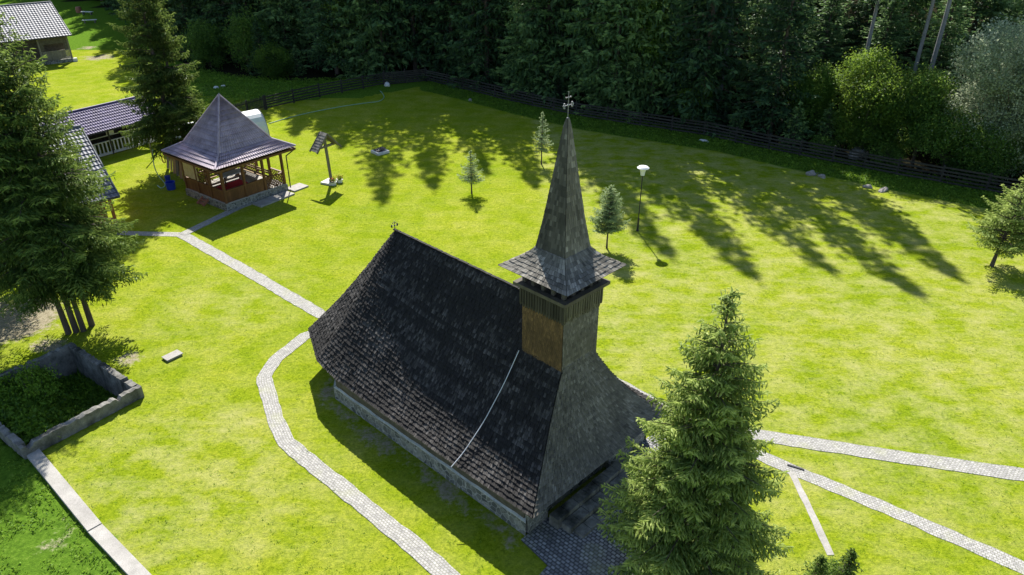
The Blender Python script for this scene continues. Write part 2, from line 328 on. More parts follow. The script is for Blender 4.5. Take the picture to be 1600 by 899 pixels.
# concrete kerb lower left
mb=MB(); a=Vector(G(44,700)); b=Vector(G(150,829)); c=Vector(G(232,915))
for p,q,zz in((a,b,.16),(b,c,.13)):
    d=(q-p).normalized(); mb.beam(p+d*.01+Vector((0,0,zz/2-.05)),q-d*.015+Vector((0,0,zz/2-.05)),.46,zz+.1)
tag(mb.build('concrete_kerb',M['pale_concrete']),'long pale concrete kerb running down the lower left from the basin corner','kerb')

# ------------------------------------------------------------------ ruined concrete basin
rt=empty('ruined_basin',(PB[0],PB[1],0),0,'roofless rectangular old concrete basin with weathered walls, overgrown inside','ruined basin')
def wall_rough(a,b,zt,zb,th,seed):
    r=random.Random(seed); mb=MB(); a=Vector(a)-Vector(PB); b=Vector(b)-Vector(PB); d=(b-a); L=d.length; d.normalize(); n=Vector((-d.y,d.x)); k=int(L/.12); T=[]
    for i in range(k+1):
        p=a+d*(L*i/k); h=zt+r.uniform(-.035,.035)-(.16 if r.random()<.12 else 0); T.append((p+n*(th/2+r.uniform(-.02,.02)),p-n*(th/2+r.uniform(-.02,.02)),h))
    for (l0,r0,h0),(l1,r1,h1) in zip(T[:-1],T[1:]):
        mb.face([(*l0,h0),(*r0,h0),(*r1,h1),(*l1,h1)],.7); mb.face([(*l0,zb),(*l0,h0),(*l1,h1),(*l1,zb)]); mb.face([(*r0,zb),(*r1,zb),(*r1,h1),(*r0,h0)])
    for (l,r_,h) in (T[0],T[-1]): mb.face([(*l,zb),(*r_,zb),(*r_,h),(*l,h)])
    return mb
for i,(a,b) in enumerate(((PB,PA),(PC,PB),(PD,PA),(PD,PC))):
    a=np.array(a);b=np.array(b);d=(b-a)/np.linalg.norm(b-a)
    if i<2: a2,b2=a-d*.13,b+d*.13
    else: a2,b2=a+d*.135,b-d*.135
    if i==0: a2=a+d*.135
    wall_rough(a2,b2,.55,-1.0,.26,i).build('wall',M['concrete'],rt)

# ------------------------------------------------------------------ church
church=empty('wooden_church',(ch_o[0],ch_o[1],0),CA,'dark wooden church with steep shingled roof and a pointed tower on stone footings','church')
WD=6.6; MID=3.3
def cl(u,v,z): return (v,u,z)     # church local frame: x = across, y = along the nave
EAVE=[(-.65,-.5),(1.2,-.58),(3.5,-.66),(6.5,-.70),(9,-.71),(10.1,-.72),(11.7,-.54),(14.14,.55),(14.9,2.0),(15.05,MID)]
EAVE=EAVE+[(u,WD-v) for u,v in EAVE[-2::-1]]
ZR=6.65; ZE=1.6; AA=.42
def prof(t,a=None):
    a=AA if a is None else a
    return ZE+(ZR-ZE)*(a*(1-t)+(1-a)*(1-t)**2)
seglen=[0]
for p,q in zip(EAVE[:-1],EAVE[1:]): seglen.append(seglen[-1]+math.dist(p,q))
TOP=[]
for u,v in EAVE: TOP.append((float(np.interp(u,[-.65,10.1],[1.25,10.8])),MID))
def hip_u(t):   # near hips: share with the front face
    wv=max(0,(t-.215)/.785); return .85-1.5*wv**1.25
def roofP(s,t):
    i=min(max(int(np.searchsorted(seglen,s)-1),0),len(EAVE)-2); f=(s-seglen[i])/(seglen[i+1]-seglen[i])
    eu=EAVE[i][0]*(1-f)+EAVE[i+1][0]*f; ev=EAVE[i][1]*(1-f)+EAVE[i+1][1]*f
    tu=TOP[i][0]*(1-f)+TOP[i+1][0]*f
    u=tu+(eu-tu)*t
    # remap the first metres of the long faces to the curved near hip
    if tu<10.8:
        q=(10.8-tu)/(10.8-1.25); u_end=10.8+(10.1-10.8)*t; hu=hip_u(t); u=u_end+(hu-u_end)*q
    v=MID+(ev-MID)*t; e_=min(s,seglen[-1]-s); k_=min(max((e_-5.5)/6.5,0),1); return Vector(cl(u,v,prof(t,AA+.40*k_*k_*(3-2*k_))))
def frontP(s,t):  # s 0..1
    v0=MID+(-.5-MID)*t; v1=WD-v0; v=v0+(v1-v0)*s; return Vector(cl(hip_u(t)-.0,v,prof(t)))
def courses(Pf,s0,s1,t0,t1,expo,wid,mb,mirror=False,lift=.03,tone=(.2,.8),seed=1,slen=None,thick=.022):
    r=random.Random(seed); t=t1; sm=(s0+s1)/2
    rows=[]
    while t>t0:
        dt=.02; l=(Pf(sm,t)-Pf(sm,max(t-dt,0))).length
        step=expo/(l/dt); rows.append((t,max(t-step*1.25,max(t0-.0,0)))); t-=step
    for ri,(tb,tt) in enumerate(rows):
        n=max(1,int(sum((Pf(s0+(s1-s0)*(i+1)/12,tb)-Pf(s0+(s1-s0)*i/12,tb)).length for i in range(12))/wid))
        edges=[(i+(r.uniform(-.18,.18) if 0<i<n else 0)+(.5 if ri%2 and 0<i<n else 0))/n for i in range(n+1)]; edges=[min(max(e,0),1) for e in edges]
        rowt=r.uniform(-.07,.07)
        for i in range(n):
            a,b=s0+(s1-s0)*edges[i],s0+(s1-s0)*edges[i+1]
            if b-a<1e-5: continue
            g=(b-a)*.05; tj=tb+r.uniform(-.07,.08)*(tb-tt) if tb<t1 else tb+r.uniform(0,.12)*(tb-tt)
            A,B,C,D=Pf(a+g,tj),Pf(b-g,tj),Pf(b-g,tt),Pf(a+g,tt)
            nn=(B-A).cross(D-A)
            if nn.length<1e-9: nn=(B-A).cross(C-A)
            if nn.length<1e-9: continue
            nn.normalize()
            if mirror: nn=-nn
            lf=lift*r.uniform(.7,1.5); tn=min(1,max(0,r.gauss((tone[0]+tone[1])/2,(tone[1]-tone[0])/3.2)+rowt))
            A1,B1=A+nn*lf,B+nn*lf; C1,D1=C+nn*.004,D+nn*.004
            if mirror: mb.face([D1,C1,B1,A1],tn)
            else: mb.face([A1,B1,C1,D1],tn)
            mb.face([A1,B1,B1-nn*lf*1.1,A1-nn*lf*1.1],-.3)  # butt edge toned black, painting the shadow line between courses
def under(Pf,s0,s1,t0,t1,ns,ntt,mb,tone=.1):  # low tone paints the gaps between shingles as shaded
    for i in range(ns):
        for j in range(ntt):
            a,b=s0+(s1-s0)*i/ns,s0+(s1-s0)*(i+1)/ns; c,d=t0+(t1-t0)*j/ntt,t0+(t1-t0)*(j+1)/ntt
            mb.face([Pf(a,d),Pf(b,d),Pf(b,c),Pf(a,c)],tone)
STOT=seglen[-1]; kL=5; kR=len(EAVE)-1-5
roof=MB(); under(roofP,0,STOT,0,1,70,24,roof,.05)
# rows on the long faces, then on the facets of the rounded east end
segs=[(0,seglen[kL])]+[(seglen[i],seglen[i+1]) for i in range(kL,kR)]+[(seglen[kR],STOT)]
r0=roofP(1,.5);r1=roofP(1.2,.5);r2=roofP(1,.4); mir=((r1-r0).cross(r2-r0)).z<0
for i,(a,b) in enumerate(segs): courses(roofP,a,b,0.0,1.,.16,.085,roof,mirror=mir,seed=10+i,tone=(.38,.58),lift=.05)
church_roof=roof.build('roof',M['shingle'],church)
fr=MB(); fr0=frontP(.4,.6);fr1=frontP(.6,.6);fr2=frontP(.4,.5); mirf=((fr1-fr0).cross(fr2-fr0)).z<0
under(frontP,0,1,.2,1,8,24,fr,.1); courses(frontP,0,1,.205,1.,.12,.075,fr,mirror=mirf,seed=50,tone=(.34,.68),lift=.035)
fr.build('front_roof',M['shingle_grey'],church)
# ridge cap and hip boards, soffit
mb=MB()
for i in range(60):
    u=2.62+(10.85-2.62)*i/60; mb.box(cl(u+.07,MID,ZR+.045+random.uniform(-.008,.012)),(.10,.15,.05),0,random.uniform(.1,.5),)
mb.build('ridge_cap',M['shingle'],church_roof)
mb=MB()
for i in range(len(EAVE)-1):
    (u0,v0),(u1,v1)=EAVE[i],EAVE[i+1]; w0=(min(max(u0,0.1),12.9),min(max(v0,.15),WD-.15)); w1=(min(max(u1,.1),12.9),min(max(v1,.15),WD-.15))
    mb.face([cl(u0,v0,ZE-.05),cl(u1,v1,ZE-.05),cl(*w1,ZE+.12),cl(*w0,ZE+.12)],.3)
    mb.face([cl(u0,v0,ZE-.05),cl(u1,v1,ZE-.05),cl(u1,v1,ZE+.02),cl(u0,v0,ZE+.02)],.4)
mb.face([cl(-.62,-.47,ZE-.05),cl(-.62,WD+.47,ZE-.05),cl(.1,WD,ZE+.12),cl(.1,0,ZE+.12)],.3)
mb.build('eave_board',M['log'],church)
# footings with pale mortar ledge; log walls
FOOT=[(0,-.12),(10.9,-.42),(12.9,1.2),(12.9,5.4),(10.9,WD+.42),(0,WD+.12)]
def poly_wall(mb,pts,z0,z1,tone=.5,skip=()):
    for i,(a,b) in enumerate(zip(pts,pts[1:]+pts[:1])):
        if i in skip: continue
        mb.face([cl(*a,z0),cl(*b,z0),cl(*b,z1),cl(*a,z1)],tone)
def inset(pts,d):
    cu,cv=6.3,MID; return [(u+ (d if u<6 else -d), v+(d if v<MID else -d)) for u,v in pts]
LED=.62
mb=MB(); poly_wall(mb,FOOT,0,LED-.02,skip=(5,)); 
for v0,v1 in((0,1.0),(4.35,WD)): mb.box(cl(.2,(v0+v1)/2,.55),(v1-v0-.004,.4,1.1),0) if v1<2 else mb.box(cl(.2,(v0+v1)/2,.5),(v1-v0,.4,1.0),0)
mb.build('stone_footing',M['stone'],church)
mb=MB()
inn=inset(FOOT,.14)
for i,(a,b) in enumerate(zip(FOOT,FOOT[1:]+FOOT[:1])):
    if i==5: continue
    c,d=inn[i],inn[(i+1)%6]; n=24 if math.dist(a,b)>6 else 6
    for k in range(n):
        f0,f1=k/n,(k+1)/n
        lp=lambda p,q,f:(p[0]+(q[0]-p[0])*f,p[1]+(q[1]-p[1])*f)
        z0=LED+.03*math.sin(k*1.7+i); z1=LED+.03*math.sin((k+1)*1.7+i)
        mb.face([cl(*lp(a,b,f0),z0),cl(*lp(a,b,f1),z1),cl(*lp(c,d,f1),z1+.08),cl(*lp(c,d,f0),z0+.08)])
        mb.face([cl(*lp(a,b,f0),z0-.045),cl(*lp(a,b,f1),z1-.045),cl(*lp(a,b,f1),z1),cl(*lp(a,b,f0),z0)])
mb.build('mortar_ledge',M['mortar'],church)
mb=MB()
for k in range(6):
    z=LED+.02+k*.18
    for i,(a,b) in enumerate(zip(inn,inn[1:]+inn[:1])):
        if i==5: continue
        mb.beam(cl(*a,z+.09),cl(*b,z+.09),.15,.17,random.uniform(.2,.7))
for z in(.95,1.14,1.33,1.52,1.71):
    for v0,v1 in((.26,1.0),(4.35,WD-.26)): mb.beam(cl(.3,v0,z),cl(.3,v1,z),.15,.17,random.uniform(.3,.7))
    mb.beam(cl(1.7,1.0,z-.3),cl(1.7,4.35,z-.3),.15,.17,.3)
mb.build('log_wall',M['log'],church)
mb=MB(); mb.box(cl(.95,2.68,.28),(3.34,1.5,.55),0,.4); mb.build('porch_floor',M['stone'],church)
mb=MB()
for v in(1.1,2.7,4.2): mb.box(cl(.18,v,1.1),(.16,.16,1.1),0,.4)
mb.beam(cl(.18,1.0,1.68),cl(.18,4.35,1.68),.16,.14,.4); mb.build('porch_post',M['log'],church)
mb=MB(); mb.box(cl(1.58,2.7,1.1),(.95,.06,1.1),0,.3); mb.build('door',M['dark_board'],church)
mb=MB()
for k in range(3):
    n=7
    for j in range(n):
        wj=(3.9-.3*k)/n; mb.box(cl(-.42-.42*k+random.uniform(-.01,.01),2.75-(n-1)/2*wj+j*wj,.22-.09*k+.05),(wj-.025,.40-.02*(j%2),.42-.16*k+random.uniform(-.012,.012)),0,random.uniform(.2,.9))
mb.build('entrance_steps',M['concrete'],church)
# tower
TU,TV,HB=1.75,3.32,.9
def ringP(h,z,i,f):
    cs=[(-h,-h),(h,-h),(h,h),(-h,h)]; a=cs[i];b=cs[(i+1)%4]; return Vector(cl(TU+a[0]+(b[0]-a[0])*f,TV+a[1]+(b[1]-a[1])*f,z))
def tower_face(i,prof_,expo,wid,mb,tone,seed,lift=.02):   # prof_: list of (halfwidth,z) from top to bottom
    hs=[p[0] for p in prof_]; zs=[p[1] for p in prof_]; L=[0]
    for a,b in zip(prof_[:-1],prof_[1:]): L.append(L[-1]+math.dist(a,b))
    T=[l/L[-1] for l in L]
    def P(s,t): t=min(max(t,0),1); return ringP(float(np.interp(t,T,hs)),float(np.interp(t,T,zs)),i,s)
    p0,p1,p2=P(.4,.6),P(.6,.6),P(.4,.5); n=(p1-p0).cross(p2-p0); c=(p0+p1)/2; out=Vector((c.x-TV,c.y-TU,0))
    mr=n.dot(out)<0
    under(P,0,1,0,1,2,12,mb,.1); courses(P,0,1,0,1.,expo,wid,mb,mirror=mr,seed=seed,tone=tone,lift=lift)
# faces: 0 -> edge (-h,-h)-(h,-h): v = low side (left, towards the camera); 3 -> u = low side (front)
body=MB(); tower_face(3,[(HB,6.95),(HB,4.6)],.12,.075,body,(.34,.66),70); 
body.build('tower_front',M['shingle_grey'],church)
body=MB(); tower_face(0,[(HB,6.95),(HB,4.6)],.12,.075,body,(.3,.7),71); tower_face(1,[(HB,6.95),(HB,4.6)],.12,.075,body,(.34,.66),72); tower_face(2,[(HB,6.95),(HB,4.6)],.12,.075,body,(.34,.66),73)
body.build('tower_body',M['shingle_brown'],church)
for i,mt in((0,'dark_board'),(3,'old_board'),(1,'dark_board'),(2,'dark_board')):
    mb=MB(); h=HB+.075; n=17
    for k in range(n):
        f0,f1=(k+.05)/n,(k+.95)/n; p,q=ringP(h,7.6,i,f0),ringP(h,7.6,i,f1); zb=6.86+random.uniform(-.02,.02) if i!=3 else 6.95+random.uniform(-.12,.03)
        mid=(p+q)/2; nrm=Vector((mid.x-TV,mid.y-TU,0)); nrm=Vector((nrm.x,0,0)) if abs(nrm.x)>abs(nrm.y) else Vector((0,nrm.y,0)); nrm.normalize()
        t=random.uniform(.1,.7)
        A,B=p+nrm*.01,q+nrm*.01; pts=[(A.x,A.y,7.6),(B.x,B.y,7.6),(B.x,B.y,zb+.06),((A.x+B.x)/2,(A.y+B.y)/2,zb-.03),(A.x,A.y,zb+.06)]
        mb.face(pts,t); mb.face([(x-nrm.x*.03,y-nrm.y*.03,z) for x,y,z in pts][::-1],t*.5)
        for a_,b_2 in zip(pts,pts[1:]+pts[:1]): mb.face([a_,b_2,(b_2[0]-nrm.x*.03,b_2[1]-nrm.y*.03,b_2[2]),(a_[0]-nrm.x*.03,a_[1]-nrm.y*.03,a_[2])],t*.7)
        # cover strip
        if k: 
            s=ringP(h+.028,7.58,i,k/n); mb.beam(s,(s.x,s.y,zb+.1),.03,.03,t)
    mb.build('board_band',M[mt],church)
mb=MB()
for i in range(4):
    a,b=ringP(HB+.13,7.66,i,-.0),ringP(HB+.13,7.66,i,1.); d=(b-a).normalized()
    mb.beam(a+d*(.10 if i%2 else -.10),b+d*(-.10 if i%2 else .10),.20,.12,.5)
mb.box(cl(TU,TV,7.64),(1.7,1.7,.06),0,.1)
mb.build('tower_ledge',M['log'],church)
for k in range(16):
    i,f=k//4,(k%4+.03)/3.98; p=ringP(.86,7.7,i,f); mb=MB(); mb.box((p.x,p.y,7.98),(.12,.12,.52),0,random.uniform(.2,.5)); mb.build('tower_post',M['log'],church)
mb=MB()
for i in range(4):
    a,b=ringP(.9,8.2,i,0),ringP(.9,8.2,i,1); mb.beam(a,b,.1,.1,.4)
for i in range(4):
    a=[ringP(.8,8.22,i,f) for f in(0,1)]; b=[ringP(1.42,8.27,i,f) for f in(0,1)]
    mb.face([b[0],b[1],a[1],a[0]],.3)
mb.build('spire_soffit',M['log'],church)
sp=MB(); PR=[(.035,13.12),(.09,12.85),(.30,11.2),(.47,9.9),(.62,8.98),(.78,8.78),(1.05,8.56),(1.47,8.3)]
PT=PR[:5]; PB_=PR[4:]
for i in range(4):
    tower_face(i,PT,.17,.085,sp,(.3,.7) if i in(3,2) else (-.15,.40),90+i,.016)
spire=sp.build('spire',M['shingle_grey'],church)
sp=MB()
for i in range(4): tower_face(i,PB_,.15,.105,sp,(.25,.85),95+i,.022)
sp.build('spire_skirt',M['shingle_grey'],church)
def ornate_cross(org,h,arm,rad,parent,mat,base=True):
    mb=MB(); x,y,z=org
    mb.tube([(x,y,z),(x,y,z+h)],rad,6)
    zc=z+h*.52; mb.tube([(x-arm,y,zc),(x+arm,y,zc)],rad,6); mb.tube([(x-arm*.5,y,z+h*.8),(x+arm*.5,y,z+h*.8)],rad*.8,6)
    sph=[(0,-1),(.7,-.7),(1,0),(.7,.7),(0,1)]
    def ball(px,pz,r): mb.lathe((px,y,pz),[(a*r,b*r) for a,b in sph],8)
    r=rad*2.6
    for sx in(-1,1):
        ball(x+sx*arm,zc,r); ball(x+sx*arm*.86,zc+arm*.26,r); ball(x+sx*arm*.86,zc-arm*.26,r); ball(x+sx*arm*.5,z+h*.8,r*.8)
    ball(x,zc,r*1.1); ball(x,z+.02,r*1.3); ball(x,z+h*.8,r*.8)
    return mb.build('cross',mat,parent)
ornate_cross(cl(TU,TV,13.08),.8,.20,.013,spire,M['metal'])
ornate_cross(cl(10.8,MID,6.66),.42,.16,.012,church_roof,M['black_metal'])
# cable down the roof
mb=MB(); pts=[]
for k in range(22):
    f=k/21; u=2.72+(2.85-2.72)*f; t=.235+(1.0-.235)*f; v=MID+(-.84-MID)*t; pts.append(Vector(cl(u,v,prof(t)+.07+.01*math.sin(k))))
mb.tube(pts,.016,6); mb.build('cable',M['cable'],church_roof)

# ------------------------------------------------------------------ tiled metal roofs
def tile_patch(mb,P,s_len,t_len,row,wave,amp=.022,mirror=False,seed=0):
    """P(s,t) in metres -> point ; profiled sheet with steps and waves"""
    nr=max(1,int(round(t_len/row))); ncol=max(1,int(s_len/wave))*4; r=random.Random(seed)
    for j in range(nr):
        t0,t1=j*t_len/nr,(j+1)*t_len/nr; tn0=r.uniform(.35,.75)
        for i in range(ncol):
            q=[]
            s0,s1=s_len*i/ncol,s_len*(i+1)/ncol
            p00,p10,p11,p01=P(s0,t0),P(s1,t0),P(s1,t1),P(s0,t1)
            n=(p10-p00).cross(p01-p00)
            if n.length<1e-8: n=(p10-p00).cross(p11-p00)
            if n.length<1e-8: continue
            n.normalize(); 
            if n.z<0: n=-n
            w0=amp*max(0,math.sin(math.pi*2*(i%4)/4)+.3); w1=amp*max(0,math.sin(math.pi*2*((i+1)%4)/4)+.3)
            a,b=p00+n*(w0+.0),p10+n*(w1+.0); c,d=p11+n*(w1+.045),p01+n*(w0+.045)
            tn=tn0+r.uniform(-.1,.1)-(.45 if i%4==3 else 0); f=[a,b,c,d]; mb.face(f,tn)  # wave trough toned darker, its shade put into the colour
            mb.face([d,c,p11+n*w1,p01+n*w0],0)  # riser toned darkest, painting a shadow line under each step
# t grows down the slope
# ------------------------------------------------------------------ gazebo
gz_c=(-19.5,48.4); GA=R(52.5); HBG=2.48
gaz=empty('garden_pavilion',(gz_c[0],gz_c[1],0),GA,'open brown wooden pavilion with pointed purple-grey tiled roof on a stone plinth','pavilion')
GP=[(0,6.9),(2.05,3.80),(3.15,3.22)]
def gaz_face(mb,rot,a,b,row,wave,seed):
    (h0,z0),(h1,z1)=a,b; L=math.hypot(h1-h0,z1-z0); ca,sa=math.cos(rot),math.sin(rot)
    def P(s,t):
        f=t/L; h=h0+(h1-h0)*f; z=z0+(z1-z0)*f; x=-h+2*h*s/(2*h1); y=-h
        return Vector((x*ca-y*sa,x*sa+y*ca,z))
    tile_patch(mb,P,2*h1,L,row,wave,.032,seed=seed)
mb=MB()
for k in range(4):
    gaz_face(mb,k*math.pi/2,(.03,6.86),GP[1],.33,.19,k); gaz_face(mb,k*math.pi/2,GP[1],GP[2],.33,.19,9+k)
groof=mb.build('roof',M['purple_tile'],gaz)
mb=MB()
for sx,sy in((1,1),(1,-1),(-1,1),(-1,-1)):
    pts=[(sx*h,sy*h,z+.05) for h,z in GP]; pts[0]=(0,0,6.93); mb.tube(pts,.075,8)
mb.build('hip_cap',M['purple_tile'],groof)
mb=MB(); mb.lathe((0,0,6.9),[(.09,0),(.05,.10),(.0,.16)],8); mb.build('finial',M['metal'],groof)
mb=MB()
for k in range(4):
    ca,sa=math.cos(k*math.pi/2),math.sin(k*math.pi/2); rot=lambda x,y,z:(x*ca-y*sa,x*sa+y*ca,z)
    mb.beam(rot(-3.1,-3.14,3.05),rot(3.1,-3.14,3.05),.05,.14,.3)
    mb.face([rot(-3.1,-3.1,3.03),rot(3.1,-3.1,3.03),rot(2.3,-2.3,3.12),rot(-2.3,-2.3,3.12)],.3)
mb.build('fascia',M['brown_wood'],groof)
mb=MB(); mb.box((0,0,.23),(2*HBG,2*HBG,.46)); mb.build('plinth',M['stone'],gaz)
mb=MB(); mb.box((0,0,.49),(2*HBG-.1,2*HBG-.1,.06),0,.8); mb.build('floor',M['pale_concrete'],gaz)
pc=HBG-.13; posts=[]
for sx in(-1,-.33,.33,1):
    for sy in(-1,-.33,.33,1):
        if abs(sx)==1 or abs(sy)==1:
            mb=MB(); mb.box((sx*pc,sy*pc,1.82),(.15,.15,2.6),0,.5)
            if abs(sx)==1 and abs(sy)==1:
                for d in((-sx,0),(0,-sy)): mb.beam((sx*pc,sy*pc,2.55),(sx*pc+d[0]*.45,sy*pc+d[1]*.45,3.05),.08,.09,.4)
            mb.build('post',M['brown_wood'],gaz)
mb=MB()
for k in range(4):
    ca,sa=math.cos(k*math.pi/2),math.sin(k*math.pi/2); rot=lambda x,y,z:(x*ca-y*sa,x*sa+y*ca,z)
    mb.beam(rot(-pc,-pc,3.05),rot(pc,-pc,3.05),.14,.14,.4)
mb.build('top_beam',M['brown_wood'],gaz)
# sides: k=0 front-right (local -y faces the camera right), k=3 (local -x) front-left
def side_pt(k,x,z,off=0):
    ca,sa=math.cos(k*math.pi/2),math.sin(k*math.pi/2); y=-pc-off; return (x*ca-y*sa,x*sa+y*ca,z)
def panel(k,x0,x1,kind,name='side_panel'):
    mb=MB(); 
    if kind=='solid':
        n=int((x1-x0)/.14)
        for i in range(n):
            a=x0+(x1-x0)*(i+.04)/n;b=x0+(x1-x0)*(i+.96)/n; t=random.uniform(.25,.75)
            mb.beam(side_pt(k,(a+b)/2,.53),side_pt(k,(a+b)/2,1.32),b-a,.035,t,up=Vector(side_pt(k,0,0,1))-Vector(side_pt(k,0,0)))
    elif kind=='lattice':
        n=7
        for i in range(n*2):
            a=x0+(x1-x0)*(i-n+.0)/n; 
            for sgn in(1,-1):
                xa,xb=(a,a+(.8)) if sgn>0 else (a+.8,a)
                za,zb=.53,1.32
                if sgn>0: p,q=xa,xb
                else: p,q=xa,xb
                def clipx(p,q,za,zb):
                    out=[]
                    dx=q-p
                    t0,t1=0.,1.
                    for lim,s_ in((x0,1),(x1,-1)):
                        f0,f1=s_*(p-lim),s_*(q-lim)
                        if f0<0 and f1<0: return None
                        if f0<0: t0=max(t0,f0/(f0-f1))
                        if f1<0: t1=min(t1,f0/(f0-f1))
                    return (p+dx*t0,za+(zb-za)*t0,p+dx*t1,za+(zb-za)*t1) if t1>t0+.02 else None
                c=clipx(p,q,za,zb)
                if c: mb.beam(side_pt(k,c[0],c[1],.012*sgn),side_pt(k,c[2],c[3],.012*sgn),.05,.02,.5,up=Vector(side_pt(k,0,0,1))-Vector(side_pt(k,0,0)))
    mb.beam(side_pt(k,x0,1.36),side_pt(k,x1,1.36),.12,.07,.6)
    return mb.build(name,M['brown_wood'],gaz)
t3=pc*.33
panel(0,-pc,-t3,'solid'); panel(0,-t3,t3,'solid'); panel(0,t3,pc,'lattice')
panel(3,-pc+.0,-t3,'solid'); panel(3,-t3,t3,'solid'); panel(3,t3,pc,'solid')
panel(1,-pc,-t3,'lattice'); panel(1,t3,pc,'lattice'); panel(2,-pc,pc,'lattice')
# upper lattice + yellowed plastic sheet on the left side
mb=MB()
nn=8
for i in range(nn+1):
    for j in range(nn): pass
def sheet(k,x0,x1,z0,z1,mat,name):
    mb=MB(); n=8
    for i in range(n):
        for j in range(n):
            def q(a,b): x=x0+(x1-x0)*a/n; z=z0+(z1-z0)*b/n; return side_pt(k,x,z,.05+.025*math.sin(a*1.9+b)*math.cos(b*1.3))
            mb.face([q(i,j),q(i+1,j),q(i+1,j+1),q(i,j+1)],random.uniform(.3,.8))
    return mb.build(name,mat,gaz,True)
# which end is the back of the left side: resolved with the sign below
sheet(3,-pc+.08,-t3+.25,1.45,2.85,M['tarp'],'plastic_curtain')
mb=MB()
for i in range(5):
    x=t3*.1-.55+.25*i; mb.beam(side_pt(3,x,1.4),side_pt(3,x,2.9),.05,.03,.5,up=Vector(side_pt(3,0,0,1))-Vector(side_pt(3,0,0)))
for j in range(6): mb.beam(side_pt(3,-.5,1.55+.25*j,.02),side_pt(3,.55,1.55+.25*j,.02),.03,.05,.5)
mb.build('lattice_screen',M['brown_wood'],gaz)
mb=MB(); mb.beam((3.05,-3.08,3.0),(2.62,-2.62,2.55),.07,.07); mb.beam((2.62,-2.62,2.55),(2.6,-2.6,.2),.07,.07); mb.build('downpipe',M['black_metal'],gaz)
# things inside the pavilion
def in_gaz(x,y,z):
    ca,sa=math.cos(GA),math.sin(GA); return (gz_c[0]+x*ca-y*sa,gz_c[1]+x*sa+y*ca,z)
mb=MB(); mb.box((0,0,.006),(2.6,1.1,.012),0); o=mb.build('carpet',M['red_cloth']); o.location=(*G(356,291,.53)[:2],.525); o.rotation_euler.z=GA; tag(o,'red carpet laid on the floor of the brown pavilion','carpet')
def bench(loc,rz,L,label,mat='raw_board',group=None):
    b=empty('bench',loc,rz,label,'bench',group)
    m=MB(); 
    for k in(-1,0,1): m.box((0,k*.13,.44),(L,.12,.04),0,random.uniform(.4,.8))
    m.build('seat',M[mat],b); m=MB()
    for k in(0,1): m.box((0,.24,.62+.16*k),(L,.035,.12),0,random.uniform(.4,.8))
    m.build('backrest',M[mat],b)
    for s in(-1,1): 
        m=MB(); m.box((s*(L/2-.12),0,.21),(.07,.36,.42),0,.4); m.box((s*(L/2-.12),.22,.42),(.06,.045,.84),0,.4); m.build('leg',M[mat],b)
    return b
bench(in_gaz(1.75,.3,.52),GA+R(-90),3.2,'long pale wooden bench inside the right side of the brown pavilion')
bench(in_gaz(.2,1.9,.52),GA,2.6,'long pale wooden bench along the back of the brown pavilion')
t=empty('table',in_gaz(.2,.7,.52),GA,'table with a white cloth inside the brown pavilion','table')
m=MB(); m.box((0,0,.74),(1.8,.8,.05),0,.6); m.build('tabletop',M['white_cloth'],t)
for sx in(-.75,.75):
    for sy in(-.3,.3): m=MB(); m.box((sx,sy,.355),(.07,.07,.71),0,.5); m.build('leg',M['brown_wood'],t)
# little stair
stp=G(322,318); st=empty('wooden_steps',(stp[0],stp[1],0),GA+R(-90),'small reddish wooden steps leaning against the pavilion plinth','steps')
m=MB(); 
for k in range(3): m.box((0,-.30+.25*k,.13+.15*k),(.62,.26,.05),0,.7)
m.build('tread',M['clay'],st)
for s in(-1,1): m=MB(); m.beam((s*.34,-.45,.05),(s*.34,.35,.52),.05,.18,.5); m.build('stringer',M['clay'],st)

# ------------------------------------------------------------------ lean-to boards, barrels, hoses beside the pavilion
base_a=Vector(in_gaz(-HBG-1.2,2.9,0)); 
bx=[('wide pale plank nearest the plastic curtain',0),('narrow grey-brown plank beside the plastic curtain',1),('tall tan plank in the middle of the leaning stack',2),('dark brown plank leaning left of the tall tan one',3),('reddish plank at the outer left end of the leaning stack',4),('broken short plank under the corner of the pavilion roof',5),('thick pale plank behind the blue barrel',6)]
for lab,i in bx:
    y=.75+i*.27; wd=(.27,.16,.22,.2,.26,.18,.26)[i]; h=(2.35,2.5,2.6,2.4,2.5,1.7,2.2)[i]
    ga_,gb_=Vector(G(294,288)),Vector(G(263,264)); p=ga_.lerp(gb_,i/6); o=empty('leaning_plank',p,GA+R(20),lab+' by the pavilion','plank','planks leaning beside the pavilion')
    m=MB(); m.beam((0,0,0.02),(.62,.12*(i%2),h),wd,.035,.2+.1*i,up=(1,0,0)); q=m.build('board',M['raw_board'] if i%3 else M['grey_wood'],o)
def single(name,mb,mat,loc,label,cat,rz=0,group=None,smooth=False):
    o=mb.build(name,mat,None,smooth); o.location=loc; o.rotation_euler.z=rz; return tag(o,label,cat,group)
m=MB(); m.lathe((0,0,0),[(0,0.02),(.29,.02),(.31,.25),(.33,.5),(.35,.56),(.30,.56),(.28,.12),(0,.10)],20); single('barrel',m,M['blue'],G(268,296),'large blue plastic tub on the grass left of the pavilion','tub',smooth=True)
m=MB(); m.lathe((0,0,0),[(0,0.02),(.17,.02),(.2,.38),(.18,.38),(.15,.1),(0,.08)],16); single('bucket',m,M['blue'],G(263,283),'small blue bucket behind the large blue tub','bucket',smooth=True)
